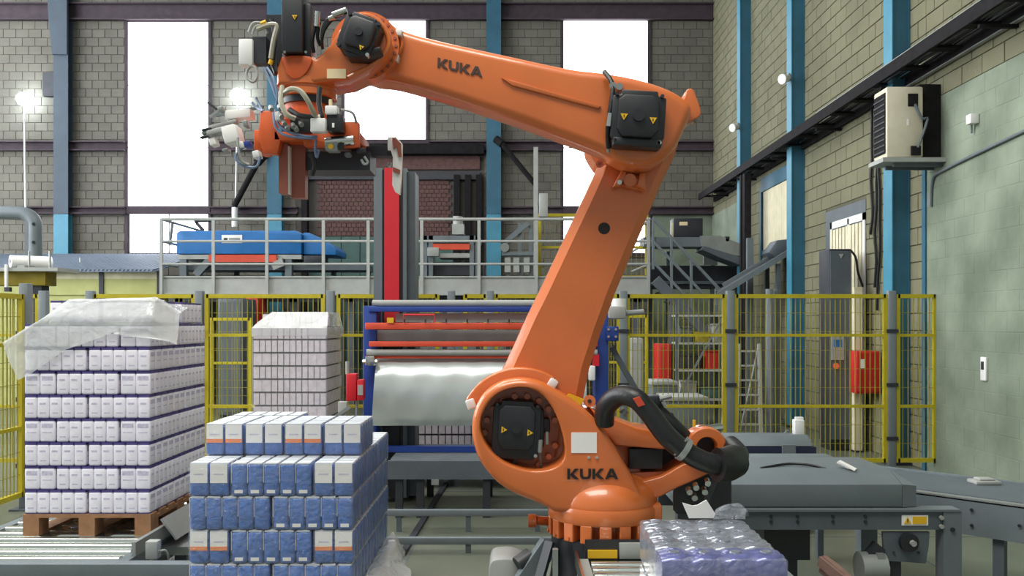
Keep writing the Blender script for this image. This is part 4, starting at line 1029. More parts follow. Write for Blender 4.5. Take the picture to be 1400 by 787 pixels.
p = W(826, 312, YL-.0005); B().cyl(p, p+Vector((0, .012, 0)), 8.2*YL/F, 28).build('arm_hole', INK, link)
B().prism(PX([(778, 538), (799, 546), (792, 556), (772, 546)], 4.33), 4.33, 4.36).build('yellow_label', YLAB, link)
B().cyl(W(806, 548, 4.34), W(806, 548, 4.44), .03, 16).build('mounting_eye', ORANGE, link, smooth=True)
B().cyl(W(806, 548, 4.335), W(806, 548, 4.345), .01, 10).build('eye_bolt', BLACK, link)
# elbow lug and bolt on the link arm
B().cyl(W(861, 246, YL-.08), W(861, 246, YL+.01), .032, 16).cyl(W(863, 246, YL-.03), W(880, 249, YL-.03), .034, 14).build('elbow_lug', ORANGE, link, smooth=True)
B().prism(PX([(850, 233), (857, 235), (849, 254), (839, 254)], YL-.09), YL-.09, YL).prism(PX([(875, 236), (882, 236), (883, 260), (872, 254)], YL-.09), YL-.09, YL).prism(PX([(840, 251), (850, 249), (878, 255), (880, 261), (858, 256)], YL-.04), YL-.04, YL).build('lug_bracket', ORANGE, link, bevel=.005, split=True)
B().cyl(W(847, 249, YL-.1), W(847, 249, YL-.08), .012, 8).build('lug_bolt', CHROME, link)
B().cyl(W(820, 224, YL-.012), W(820, 224, YL), .02, 16).build('pivot_cap', ORANGE, link, smooth=True); B().cyl(W(820, 224, YL-.016), W(820, 224, YL), .009, 12).build('pivot_pin', RUST, link, smooth=True)
# --- upper arm
YA = 4.18
ua = [(500, 24), (530, 28), (548, 38), (600, 53), (700, 75), (780, 92), (822, 97), (868, 105), (905, 116), (930, 128), (946, 143), (944, 160), (936, 178), (925, 200), (908, 217), (888, 227), (866, 228), (848, 222), (820, 206), (790, 194), (760, 183), (700, 161), (600, 128), (540, 111), (500, 104), (470, 70)]
arm = B().cprism(PX(smooth2(ua, 3), YA), YA, YA+.22, .045, 5).build('upper_arm', ORANGE, R, smooth=True, label='long orange upper arm', angle=60)
B().prism(PX([(685, 106), (700, 110), (822, 145), (818, 149), (700, 117)], YA-.006), YA-.012, YA+.01).build('arm_rib', ORANGE, arm, bevel=.004)
B().prism(PX(smooth2([(936, 132), (938, 124), (946, 123), (952, 136), (957, 152), (955, 160), (944, 166), (930, 172), (922, 158)], 3), YA+.1), YA+.08, YA+.24).build('arm_horn', ORANGE, arm, bevel=.015, seg=3)
B().cyl(W(949, 160, YA+.12), W(954, 164, YA+.12), .02, 10).build('horn_pin', GALV, arm)
ex = Vector((.967, .254)); letters(arm, 'KUKA', (598, 91.5), (.975, .222), (.05, -1), 12.8, YA-.001, M('dark_logo_ink', (66, 48, 44), .6, var=0))
motor(R, 873, 161, 74, 76, YA-.13, YA+.02, .06, ((-1, -.02), (1, .02)), math.pi/2, 'black elbow motor with two yellow triangles')
B().prism(PX([(838, 186), (906, 190), (905, 202), (838, 198)], YA-.11), YA-.11, YA).build('motor_lower_block', BLACK, R, bevel=.01)
cbm = B().tube([W(826, 98, YA-.02), W(834, 108, YA-.05), W(838, 120, YA-.07), W(836, 140, YA-.08), W(832, 165, YA-.08), W(831, 185, YA-.06), W(832, 202, YA-.02)], .012, 8, 5).build('motor_cable', RUBBER, arm, smooth=True)
B().cyl(W(838, 117, YA-.03), W(838, 117, YA-.08), .017, 10).cyl(W(847, 118, YA-.06), W(847, 118, YA), .017, 10).cyl(W(834, 155, YA-.09), W(832, 173, YA-.09), .014, 10).build('cable_connector', CHROME, cbm, smooth=True, split=True)
B().tube([W(832, 175, YA-.07), W(831, 190, YA-.05), W(832, 208, YA-.005)], .008, 6).build('cable_tail', GALV, cbm, smooth=True)
# --- wrist
YV = 3.99
fc = W(499, 62, YA-.05)
B().cyl(fc, fc+Vector((0, .1, 0)), 46*YA/F, 40).build('wrist_flange', ORANGE, R, smooth=True)
for k in range(12):
    a = math.radians(-70+k*14); p = W(499+42*math.cos(a), 62-42*math.sin(a), YA-.055); B().cyl(p, p+Vector((0, .02, 0)), .008, 8).build('flange_bolt', RUST, R)
ws = [(377, 117), (378, 92), (384, 76), (427, 76), (431, 79), (441, 71), (452, 58), (463, 40), (476, 27), (496, 22), (513, 26), (526, 38), (533, 53), (531, 67), (520, 81), (502, 94), (474, 107), (436, 113), (405, 116)]
wrist = B().cprism(PX(ws, YV), YV, YV+.26, .022, 4, .012).build('wrist', ORANGE, R, smooth=True, angle=50, label='orange wrist housing')
B().tube([W(a, c_, YV-.006) for a, c_ in ((486, 23), (497, 21), (512, 25), (525, 37), (532, 53), (530, 67), (519, 81), (501, 94), (476, 106))], .012, 10, 4).build('wrist_rim', ORANGE, wrist, smooth=True)
B().prism(PX(ring_pts(492, 54, 28, 32), YV-.003), YV-.006, YV+.01).build('recess_ring', RUST, wrist)
B().prism(PX(smooth2([(387, 78), (425, 78), (422, 95), (412, 106), (402, 108), (393, 102), (389, 92)], 3), YV-.004), YV-.012, YV+.01).build('curved_cover', ORANGE2, wrist, bevel=.004)
B().pbox(447, 473, 94, 107, YV-.004, .006).build('paper_label', CREAM, wrist)
motor(R, 490, 46, 50, 54, YV-.14, YV+.01, .35, ((.75, .30),), math.pi/2, 'black wrist motor turned slightly')
B().prism(PX([(466, 62), (486, 70), (520, 62), (521, 70), (500, 79), (474, 78)], YV-.1), YV-.1, YV).build('motor_lower_block', BLACK, R, bevel=.01)
wr = B()
for d in (0, 4, 8): wr.tube([W(474, 17-d*.2, YV-.1), W(456, 22+d*.4, YV-.08), W(444, 32+d, YV-.06), W(440, 48+d, YV-.04), W(441, 66, YV+.0)], .0075, 6, 5)
wr.tube([W(433, 14, YV-.03), W(431, 35, YV-.03), W(427, 55, YV-.02), W(429, 72, YV)], .01, 6, 4).tube([W(437, 30, YV-.03), W(434, 50, YV-.02), W(438, 62, YV)], .009, 6, 4)
wr.build('wrist_cable', RUBBER, R, smooth=True, split=True)
B().cyl(W(455, 21, YV-.09), W(474, 14, YV-.1), .014, 10).cyl(W(434, 16, YV-.04), W(433, 37, YV-.04), .013, 10).cyl(W(450, 26, YV-.08), W(458, 23, YV-.09), .011, 10).build('cable_connector', CHROME, R, smooth=True, split=True)
B().tube([W(547, 48, YA-.02), W(550, 60, YA-.025), W(546, 72, YA-.025), W(541, 80, YA-.02)], .007, 6, 4).build('stop_wire', ORANGE, arm, smooth=True)
for a, c_ in ((546, 46), (541, 80)): B().obox(W(a, c_, YA-.02), (.032, .05, .032), Matrix.Rotation(.2, 3, 'Y')).build('buffer_pad', WHITE, arm, bevel=.006)
# wrist drive box rising above the frame
db = B().box(X_(388, YV), X_(416, YV), YV-.04, YV+.12, Z_(75, YV), Z_(-6, YV)).build('drive_box', BLACK, R, bevel=.005, label='tall black drive box on the wrist')
B().box(X_(416, YV), X_(425, YV), YV, YV+.12, Z_(77, YV), Z_(5, YV)).build('drive_side', BLACK, db, bevel=.004)
tri(db, 403, 23, 4.2, YV-.041, math.pi/2)
for a in (389, 418): B().cyl(W(a, 71, YV-.05), W(a, 71, YV-.03), .006, 8).build('bolt', CHROME, db)
# tool turning joint under the wrist
wcx, wcy = X_(421, YV+.13), YV+.13
zz = lambda py: Z_(py, YV+.13)
B().lathe(wcx, wcy, [(.13, zz(137)), (.135, zz(136)), (.135, zz(129)), (.128, zz(128)), (.128, zz(124)), (.137, zz(123)), (.137, zz(114))], 40).build('tool_joint', ORANGE, R, smooth=True)
B().lathe(wcx, wcy, [(.12, zz(146)), (.12, zz(136))], 40).build('joint_seal', BLACK, R, smooth=True)

# ------------------------------------------------------------------ gripper hanging from the wrist
YG = 3.98
Gp = thing('robot_gripper', 'orange gripper head with white valve boxes hanging from the robot wrist', 'gripper', (wcx, wcy, zz(146)))
B().lathe(wcx, wcy, [(.10, zz(172)), (.13, zz(170)), (.13, zz(158)), (.11, zz(157)), (.11, zz(146))], 32).build('adapter_flange', ORANGE2, Gp, smooth=True)
B().prism(PX([(356, 152), (374, 150), (378, 176), (384, 190), (379, 211), (360, 209), (352, 190)], YG), YG, YG+.05).build('left_plate', ORANGE2, Gp, bevel=.006)
B().prism(PX([(374, 178), (420, 189), (432, 189), (432, 176), (462, 176), (466, 166), (490, 166), (490, 200), (416, 200), (414, 192), (374, 192)], YG), YG, YG+.05).build('cross_plate', ORANGE2, Gp, bevel=.005)
B().box(X_(352, YG), X_(490, YG), YG+.05, YG+.3, Z_(192, YG), Z_(176, YG)).build('cross_beam', ORANGE2, Gp, bevel=.01)
B().box(X_(377, YG), X_(389, YG), YG+.05, YG+.12, Z_(262, YG), Z_(192, YG)).build('hanging_jaw', RUST, Gp); B().box(X_(391, YG), X_(410, YG), YG+.1, YG+.16, Z_(266, YG), Z_(192, YG)).build('hanging_jaw', RUST, Gp)
B().box(X_(389, YG), X_(391, YG), YG+.06, YG+.1, Z_(262, YG), Z_(196, YG)).build('jaw_edge', PAPER, Gp)
B().box(X_(395, YG), X_(500, YG), YG+.12, YG+.3, Z_(226, YG), Z_(200, YG)).build('rear_tray', DKMETAL, Gp)
B().box(X_(345, YG), X_(356, YG), YG+.02, YG+.2, Z_(204, YG), Z_(176, YG)).build('hinge_block', ORANGE2, Gp, bevel=.006)
Rr = Matrix.Rotation(math.radians(15), 3, 'Y')
def gbox(px, py, w, h, d, mat, nm, y=YG, rot=Rr): return B().obox(W(px, py, y), (w*YG/F, d, h*YG/F), rot).build(nm, mat, Gp, bevel=.005)
R2 = Matrix.Rotation(math.radians(-5), 3, 'Y'); R3 = Matrix.Rotation(math.radians(-14), 3, 'Y')
gbox(328, 158, 36, 12, .08, PAPER, 'valve_box', YG+.1, R2)
gbox(319, 186, 20, 23, .1, PAPER, 'valve_box', YG-.02, R3)
gbox(300, 178, 46, 5, .05, GALV, 'guide_rod', YG+.02, R3); gbox(306, 171, 40, 5, .05, GREYL, 'guide_rod', YG+.08, R3)
gbox(297, 181, 24, 7, .06, GREYL, 'slide_block', YG-.01, R3); gbox(293, 195, 9, 10, .06, PAPER, 'sensor_block', YG, R3); gbox(303, 150, 7, 7, .05, GALV, 'sensor_block', YG+.05, R3)
gbox(337, 170, 6, 9, .05, GALV, 'clamp', YG-.03, R3); gbox(283, 177, 14, 3, .03, DKMETAL, 'finger_tip', YG, R3); gbox(281, 187, 14, 3, .03, DKMETAL, 'finger_tip', YG, R3)
gbox(310, 206, 8, 5, .05, GALV, 'bracket', YG, R3); gbox(352, 212, 9, 10, .06, WHITE, 'air_fitting', YG-.02, R3); gbox(339, 198, 9, 8, .05, BLUE, 'blue_fitting', YG-.03, R3); gbox(332, 199, 6, 9, .05, WHITE, 'air_fitting', YG-.04, R3)
B().beam(W(287, 160, YG+.05), W(300, 151, YG+.05), .012, .012).build('sensor_arm', GALV, Gp); B().beam(W(284, 140, YG+.05), W(300, 152, YG+.05), .01, .01).build('sensor_arm', DKMETAL, Gp)
B().beam(W(296, 158, YG+.12), W(360, 146, YG+.12), .012, .012).build('sensor_arm', GREYP, Gp)
hz = B()
CLB = M('blue_air_hose', (104, 124, 152), .35, var=.15); CLY = M('clear_air_hose', (164, 160, 142), .3, var=.1)
def hoses(nm, mat, paths, r):
    w = B()
    for pth in paths: w.tube([W(a, c_, y) for a, c_, y in pth], r, 7, 5)
    return w.build(nm, mat, Gp, smooth=True, split=True)
hoses('blue_air_hose', CLB, [[(365, 92, YG-.02), (374, 108, YG-.04), (379, 130, YG-.05), (377, 145, YG-.05)], [(360, 92, YG-.02), (370, 112, YG-.03), (376, 128, YG-.04), (381, 140, YG-.04)],
      [(334, 200, YG-.05), (322, 214, YG-.06), (332, 226, YG-.06), (350, 228, YG-.06), (356, 214, YG-.05)], [(374, 154, YG-.03), (376, 172, YG-.05), (388, 184, YG-.07), (410, 188, YG-.09), (432, 189, YG-.08)],
      [(376, 150, YG-.03), (381, 170, YG-.06), (394, 180, YG-.08), (416, 186, YG-.09), (434, 187, YG-.08)], [(432, 190, YG-.05), (431, 205, YG-.05), (433, 215, YG-.05), (436, 205, YG-.04)], [(345, 140, YG+.06), (352, 148, YG+.05), (360, 152, YG+.02)], [(350, 134, YG+.06), (356, 146, YG+.04), (358, 153, YG)]], .006)
hoses('clear_air_hose', CLY, [[(352, 40, YG), (368, 34, YG-.02), (378, 36, YG-.02), (374, 55, YG-.02), (370, 80, YG-.01)], [(386, 118, YG-.1), (384, 138, YG-.13), (392, 156, YG-.14), (404, 162, YG-.13)],
      [(386, 130, YG-.1), (396, 122, YG-.14), (410, 124, YG-.15), (420, 136, YG-.15), (428, 152, YG-.13), (432, 160, YG-.1)]], .0115)
hoses('grey_cable', GREYL, [[(340, 44, YG), (346, 32, YG), (358, 32, YG), (366, 40, YG)], [(345, 46, YG), (350, 36, YG), (362, 36, YG), (366, 46, YG)], [(345, 88, YG-.02), (338, 96, YG-.02), (338, 106, YG-.02), (346, 112, YG-.02), (352, 104, YG-.02), (348, 92, YG-.02), (340, 90, YG-.02)],
      [(325, 188, YG-.08), (326, 205, YG-.08), (331, 220, YG-.07), (340, 225, YG-.06)], [(466, 150, YG-.06), (480, 153, YG-.06), (485, 160, YG-.05), (487, 168, YG-.03)]], .006)
hoses('black_cable', RUBBER, [[(437, 120, YG-.06), (436, 140, YG-.08), (440, 160, YG-.1)], [(396, 150, YG-.06), (410, 158, YG-.1), (430, 160, YG-.1)], [(372, 26, YG+.05), (376, 50, YG+.05), (374, 84, YG+.05), (378, 100, YG+.03)], [(424, 210, YG), (430, 224, YG), (426, 240, YG)]], .012)
vb = B().pbox(424, 445, 161, 180, YG-.12, .05).pbox(425, 430, 155, 161, YG-.11, .03).pbox(434, 438, 156, 161, YG-.11, .03).build('pneumatic_valve', WHITE, Gp, bevel=.005)
B().pbox(444, 461, 144, 156, YG-.1, .05).build('pressure_sensor', WHITE, Gp, bevel=.005); B().cyl(W(452, 144, YG-.08), W(452, 136, YG-.08), .008, 8).build('sensor_stem', CREAM, Gp)
B().pbox(446, 468, 155, 179, YG-.09, .08).pbox(396, 424, 160, 180, YG-.06, .06).build('control_module', BLACK, Gp, bevel=.006, split=True); B().pbox(454, 457, 168, 174, YG-.095, .01).build('module_label', PAPER, Gp)
B().cyl(W(445, 194, YG-.03), W(484, 191, YG-.03), .022, 14).build('cylinder', CHROME, Gp, smooth=True)
B().pbox(444, 462, 188, 205, YG-.05, .08).build('cylinder_end', GALV, Gp, bevel=.006); B().cyl(W(452, 200, YG-.07), W(452, 200, YG-.04), .012, 10).build('brass_plug', YLAB, Gp)
B().cyl(W(466, 200, YG-.05), W(466, 200, YG), .016, 10).build('dark_knob', BLACK, Gp, smooth=True)
ch = B()
for a, c_ in ((388, 166), (392, 172), (400, 170), (404, 174), (411, 167), (384, 156), (370, 146), (382, 145)): ch.cyl(W(a, c_, YG-.08), W(a+1.5, c_+4, YG-.1), .011, 8)
ch.build('air_fitting', GALV, Gp, smooth=True, split=True)
gbox(382, 160, 9, 12, .05, WHITE, 'air_fitting', YG-.06, R2); gbox(476, 212, 8, 5, .05, GREYD, 'bracket', YG, R2); gbox(494, 206, 12, 6, .04, DKMETAL, 'bracket', YG+.05, R2)
B().tube([W(498, 214, YG), W(503, 222, YG), W(498, 224, YG), W(494, 218, YG)], .006, 6, 4).build('hook', GALV, Gp, smooth=True)
# valve cabinet beside the wrist
vc = B().pbox(326, 345, 53, 88, YG-.02, .07).build('valve_cabinet', WHITE, Gp, bevel=.004, label='white valve cabinet beside the wrist')
B().pbox(345, 364, 50, 86, YG+.0, .06).build('cabinet_side', DKMETAL, vc); B().beam(W(355, 68, YG+.05), W(384, 100, YG+.1), .03, .03).build('cabinet_bracket', DKMETAL, vc)
B().pbox(364, 386, 20, 100, YG+.12, .05).build('hose_carrier', BLACK, vc)
B().cyl(W(357, 33, YG-.01), W(364, 30, YG-.01), .012, 8).cyl(W(371, 82, YG-.02), W(369, 88, YG-.02), .011, 8).build('yellow_gland', YLAB, vc, smooth=True, split=True)
# far finger of the gripper hanging right of the head
fg = B().box(X_(480, 4.2), X_(536, 4.2), 4.2, 4.26, Z_(213, 4.2), Z_(200, 4.2)).build('finger_beam', DKMETAL, Gp)
B().prism(PX([(535, 190), (541, 186), (550, 196), (549, 240), (547, 266), (540, 262), (536, 252), (537, 215), (534, 205)], 4.16), 4.16, 4.19).build('finger_plate', PAPER, fg, bevel=.003)
B().prism(PX([(536, 188), (540, 188), (548, 196), (549, 214), (545, 214), (542, 200), (538, 204)], 4.15), 4.15, 4.16).prism(PX([(537, 228), (547, 232), (546, 238), (537, 234)], 4.15), 4.15, 4.16).build('orange_clip', RUST, fg, split=True)
B().pbox(530, 538, 187, 205, 4.18, .02).build('side_tab', PAPER, fg)
B().tube([W(532, 222, 4.17), W(530, 226, 4.17), W(534, 228, 4.17), W(536, 223, 4.17)], .005, 6, 3).build('shackle', GALV, fg, smooth=True)
# ------------------------------------------------------------------ cartons
ORD = ['bottom', 'second', 'third', 'fourth', 'fifth', 'sixth', 'seventh', 'eighth', 'top']
def white_carton(w, d, h):
    b = B().mat(0).box(-w/2+.0015, w/2-.0015, -d/2+.001, d/2-.001, .003, h-.012)
    me0 = b.mesh('carton', [CWH, CWP, CPUR], bevel=.011, seg=3)
    b2 = B(); b2.mat(2).box(-w/2+.004, w/2-.004, -d/2+.004, d/2-.004, h-.013, h-.001)
    b2.box(-w/2+.004, w/2-.004, -d/2+.004, d/2-.004, 0, .005)
    for s in (-1, 1):                         # faint print on the faces
        y = s*(d/2-.0007); b2.mat(1)
        b2.box(-w*.26, w*.22, y-.0006, y+.0006, h*.60, h*.68).box(-w*.22, w*.26, y-.0006, y+.0006, h*.22, h*.27)
        x = s*(w/2-.0012)
        b2.box(x-.0006, x+.0006, -d*.36, d*.36, h*.62, h*.80).box(x-.0006, x+.0006, -d*.3, d*.3, h*.4, h*.44)
    me1 = b2.mesh('carton', [CWH, CWP, CPUR])
    bm = bmesh.new(); bm.from_mesh(me0); bm.from_mesh(me1); bm.to_mesh(me0); bm.free()
    return me0
def blue_carton(w, d, h, orange, foot):
    me0 = B().box(-w/2+.002, w/2-.002, -d/2+.0015, d/2-.0015, .002, h-.006).mesh('carton', [CBLUE, PAPER, ORL, CTOP, CWP], bevel=.016, seg=3)
    b2 = B()
    b2.mat(3).box(-w/2+.008, w/2-.008, -d/2+.006, d/2-.006, h-.008, h-.001)
    for s in (-1, ):
        x = s*(w/2-.0014)
        z1 = h*.96; z0 = h*.40
        b2.mat(1).box(x-.001, x+.001, -d*.43, d*.43, z0, z1)
        b2.mat(4).box(x-.0016, x+.0016, -d*.25, d*.25, h*.64, h*.68)
        if orange: b2.mat(2).box(x-.0016, x+.0016, -d*.43, d*.43, z0, z0+h*.12)
        if foot:
            y = s*(d/2-.001); b2.mat(1).box(-w*.26, w*.26, y-.001, y+.001, h*.1, h*.2)
    me1 = b2.mesh('carton', [CBLUE, PAPER, ORL, CTOP, CWP])
    bm = bmesh.new(); bm.from_mesh(me0); bm.from_mesh(me1); bm.to_mesh(me0); bm.free()
    return me0
def bundle(name, me, nx, ny, w, d, loc, rotz, label, group, filmme=None):
    t = thing(name, label, 'carton bundle', loc, group); t.rotation_euler.z = rotz; t.scale = (.965, .96, 1)
    for i in range(nx):
        for j in range(ny):
            o = inst('carton', me, t, ((i-(nx-1)/2)*w, (j-(ny-1)/2)*d, 0)); o.rotation_euler.z = random.uniform(-.012, .012)
    if filmme: inst('shrink_film', filmme, t, (0, 0, 0))
    return t
def film_mesh(lx, ly, h, mat, e=.003, holes=0):
    return B().box(-lx/2-e, lx/2+e, -ly/2-e, ly/2+e, .001, h+.0005).mesh('shrink_film', mat, bevel=.008, seg=2)
# ------------------------------------------------------------------ left pallet: white bundles
ZP = .365; YS = 5.48; XS0, XS1 = X_(31, YS), X_(206, YS); wS = XS1-XS0
def pallet(x0, x1, y0, y1, z0, label, h=.135):
    t = thing('wooden_pallet', label, 'pallet', ((x0+x1)/2, (y0+y1)/2, z0)); w = x1-x0
    for k in range(7):
        a = y0+(y1-y0-.1)*k/6; B().box(x0, x1, a, a+.1, z0+h-.022, z0+h).build('deck_board', WOOD, t)
    for k, xx in enumerate((x0, (x0+x1)/2-.05, x1-.1)):
        B().box(xx, xx+.1, y0, y1, z0+h-.042, z0+h-.022).build('stringer_board', WOOD, t)
        for yy in (y0, (y0+y1)/2-.06, y1-.12): B().box(xx, xx+.1, yy, yy+.12, z0+.02, z0+h-.042).build('block', WOOD, t)
        B().box(xx, xx+.1, y0, y1, z0, z0+.02).build('bottom_board', WOOD, t)
    return t
pallet(XS0, XS1, YS, YS+1.0, ZP, 'wooden pallet under the left stack of white bundles')
hb = .1465; z = ZP+.137
lw = wS/2; cw = white_carton(lw/5, .1, hb); cw2 = white_carton(.5/7, wS/8, hb)
GW = 'white carton bundles on the left pallet'
for k in range(9):
    if k == 8:
        for i in range(2):
            bundle('carton_bundle', cw, 4, 2, lw/5, .1, (XS0+.12+lw*.42+i*(lw*.84), YS+.16, z), 0, 'white carton bundle on the %s tier of the left stack, %s half under plastic' % (ORD[k], ('left', 'right')[i]), GW)
            bundle('carton_bundle', cw, 4, 2, lw/5, .1, (XS0+.12+lw*.42+i*(lw*.84), YS+.37, z), 0, 'white carton bundle behind the %s tier %s one of the left stack' % (ORD[k], ('left', 'right')[i]), GW)
        bundle('carton_bundle', cw, 5, 2, lw/5, .1, (XS1-.11, YS+.75, z), math.pi/2, 'white carton bundle at the rear right of the top tier, left stack', GW)
    elif k % 2 == 0:
        for i in range(2): bundle('carton_bundle', cw, 5, 2, lw/5, .1, (XS0+lw*(i+.5), YS+.1, z), 0, 'white carton bundle, front %s of the %s tier on the left pallet' % (('left', 'right')[i], ORD[k]), GW)
        for j in range(1, 5): bundle('carton_bundle', cw, 5, 2, lw/5, .1, (XS0+lw*1.5, YS+.1+.2*j, z), 0, 'white carton bundle, %s from the front on the right side, %s tier, left pallet' % (ORD[j], ORD[k]), GW)
    else:
        for i in range(2): bundle('carton_bundle', cw2, 7, 2, .5/7, wS/8, (XS0+wS/8+i*wS*.75, YS+.25, z), math.pi/2, 'white carton bundle set end-on, front %s corner of the %s tier, left pallet' % (('left', 'right')[i], ORD[k]), GW)
        bundle('carton_bundle', cw, 5, 2, lw/5, .1, (XS0+wS/2, YS+.1, z), 0, 'white carton bundle, front middle of the %s tier on the left pallet' % ORD[k], GW)
        bundle('carton_bundle', cw2, 7, 2, .5/7, wS/8, (XS0+wS/8*7, YS+.75, z), math.pi/2, 'white carton bundle set end-on, rear right corner of the %s tier, left pallet' % ORD[k], GW)
    z += hb+.002
# plastic sheet draped over that stack
def sheet(name, grid, mat, label, cat, amp=.012, sub=6, th=.0015, linear=False):
    """grid: rows of 3-D control points, smoothed into a thin crumpled sheet"""
    sp_ = (lambda q, k: [q[i].lerp(q[i+1], j/k) for i in range(len(q)-1) for j in range(k)]+[q[-1]]) if linear else spline3
    rows = [sp_([Vector(p) for p in r], sub) for r in grid]
    cols = [sp_([rows[j][i] for j in range(len(rows))], sub) for i in range(len(rows[0]))]
    n, m = len(cols), len(cols[0]); rnd = random.Random(3)
    from mathutils import noise
    vs = []
    for i in range(n):
        for j in range(m):
            p = cols[i][j]; q = noise.noise_vector(p*7)*amp+noise.noise_vector(p*19)*amp*.4
            vs.append(p+q)
    fs = [(i*m+j, (i+1)*m+j, (i+1)*m+j+1, i*m+j+1) for i in range(n-1) for j in range(m-1)]
    b = B().add(vs, fs); b.add([v+Vector((0, th, th)) for v in vs], [f[::-1] for f in fs])
    o = b.build(name, mat, smooth=True, angle=180); tag(o, label, cat); return o
g = [
 [W(62, 440, 6.2), W(112, 417, 6.2), W(160, 414, 6.2), W(224, 412, 6.2), W(258, 421, 6.0)],
 [W(46, 446, 5.62), W(95, 409.5, 5.53), W(150, 408, 5.53), W(213, 406, 5.53), W(246, 428, 5.62)],
 [W(4, 468, 5.40), W(60, 434, 5.455), W(120, 436, 5.46), W(206, 434, 5.46), W(243, 455, 5.55)],
 [W(10, 490, 5.38), W(36, 476, 5.45), W(110, 452, 5.46), W(196, 446, 5.46), W(241, 472, 5.52)],
 [W(24, 519, 5.40), W(40, 512, 5.455), W(90, 478, 5.46), W(150, 456, 5.46), W(234, 466, 5.47)]]
sheet('plastic_sheet', g, FILMW, 'crumpled milky plastic sheet draped over the left stack', 'plastic sheet', .006, 7, linear=True)
# ------------------------------------------------------------------ roller conveyor under the left pallet
zr = ZP-.003
t = thing('roller_conveyor', 'steel roller conveyor carrying the left pallet', 'conveyor', (-2.7, 5.6, 0))
xl, xr = -3.32, -2.24
k = 0; y = 4.72
while y < 6.7:
    B().cyl((xl, y, zr-.034), (xr, y, zr-.034), .034, 14).build('roller', ROLLER, t, smooth=True); y += .15
B().box(xl, xr, 4.68, 6.8, zr-.14, zr-.12).build('roller_shade_sheet', BLACK, t)  # black sheet added to stand for shade in the roller gaps
B().box(xr+.0, xr+.07, 4.66, 6.9, zr-.16, zr-.01).build('side_rail', GREYP, t)
B().box(xl-.07, xl, 4.66, 6.9, zr-.16, zr-.01).build('side_rail', GREYP, t)
B().box(xr+.05, xr+.075, 5.05, 6.9, zr-.01, zr+.07).build('guide_strip', GALV, t)
for y in (4.75, 5.8, 6.8):
    for x in (xl-.05, xr+.01): B().box(x, x+.06, y, y+.06, 0, zr-.16).build('leg', GREYD, t)
for x in (xr+.03,):
    B().box(x, x+.05, 4.62, 4.68, zr-.12, zr+.03).build('end_bracket', DKMETAL, t); B().cyl((x+.02, 4.61, zr-.03), (x+.02, 4.63, zr-.03), .02, 10).build('bolt', CHROME, t)
t = thing('side_belt', 'polished guide trough beside the right edge of the left pallet', 'guide', (-2.05, 6.0, 0))
B().beam((-2.12, 5.42, .42), (-2.12, 7.0, .42), .012, .16, (-.6, 0, .8)).build('trough_wall', GALV, t); B().box(-2.16, -1.95, 5.35, 7.0, .28, .33).build('trough_floor', CHROME, t)
for y in (5.5, 6.8): B().box(-2.1, -2.04, y, y+.06, 0, .28).build('leg', GREYD, t)
t = thing('cross_beam_frame', 'grey front beam of the left conveyor along the bottom edge', 'beam', (-2.9, 4.5, 0))
zb_ = Z_(771, 4.5)
B().box(-3.6, X_(262, 4.5), 4.5, 4.58, zb_-.12, zb_).build('beam', GREYP, t, bevel=.006)
for x in (-3.5, -2.6, -1.75): B().box(x, x+.07, 4.51, 4.57, 0, zb_-.12).build('leg', GREYD, t)
t = thing('photo_sensor', 'small white sensor box on a rod beside the left conveyor', 'sensor', W(206, 771, 4.9))
B().pbox(198, 215, 740, 765, 4.7, .06).build('housing', GREYL, t, bevel=.008); B().cyl(W(207, 765, 4.73), (X_(207, 4.73), 4.73, .0), .012, 8).build('rod', GALV, t)
B().tube([W(215, 755, 4.73), W(226, 752, 4.75), W(230, 765, 4.78), W(222, 780, 4.8)], .006, 6, 5).build('cable', GREYL, t, smooth=True)
B().cyl(W(215, 753, 4.72), W(218, 753, 4.72), .012, 8).build('lens', CHROME, t)
# bags of white material behind the side fence at the left edge
from mathutils import noise as _nz
def sack(cx, cy, z0, sx, sy, sz, label):
    bm = bmesh.new(); bmesh.ops.create_icosphere(bm, subdivisions=3, radius=1)
    for v in bm.verts:
        p = v.co; e = lambda q: math.copysign(abs(q)**.6, q)
        q = Vector((e(p.x)*sx/2, e(p.y)*sy/2, e(p.z)*sz/2+sz/2)); q += _nz.noise_vector(q*9+Vector((cx, cy, z0)))*.025
        q.z = max(q.z, 0); v.co = q
    me = bpy.data.meshes.new('wrapped_load'); bm.to_mesh(me); bm.free()
    for p in me.polygons: p.use_smooth = True
    me.materials.append(SACK); o = bpy.data.objects.new('wrapped_load', me); COL.objects.link(o); o.location = (cx, cy, z0); tag(o, label, 'load', 'pale loads beyond the side fence')
SACK = M('pale_sacking', (196, 192, 176), .7, var=.12)
sack(-4.75, 6.9, 0, .55, .8, .42, 'pale wrapped load on the floor behind the side fence, nearest the camera')
sack(-5.35, 8.2, 0, .8, .9, .62, 'larger pale wrapped load behind the side fence, further back')

# ------------------------------------------------------------------ middle wrapped stack
YMs = 8.8; mx0, mx1 = X_(346, YMs), X_(446, YMs); mw = mx1-mx0
def far_bundle_mesh(lx, ly, h, n, ny):
    b = B(); c = lx/n
    b.mat(1).box(-lx/2+.012, lx/2-.012, -ly/2+.012, ly/2-.012, 0, h-.004)
    b.mat(0)
    for i in range(n): b.box(-lx/2+i*c+.005, -lx/2+(i+1)*c-.005, -ly/2, ly/2, .006, h-.012)
    d = ly/ny
    for j in range(ny):
        for x in (-lx/2-.001, lx/2-.019): b.box(x, x+.02, -ly/2+j*d+.006, -ly/2+(j+1)*d-.006, .006, h-.012)
    return b.mesh('carton_bundle', [PINKISH, MAUVEG])
hm = .1315; pm = .185
ma = far_bundle_mesh(mw/2-.006, pm-.004, hm, 6, 2); mb2 = far_bundle_mesh(.40, mw/4-.006, hm, 6, 2)
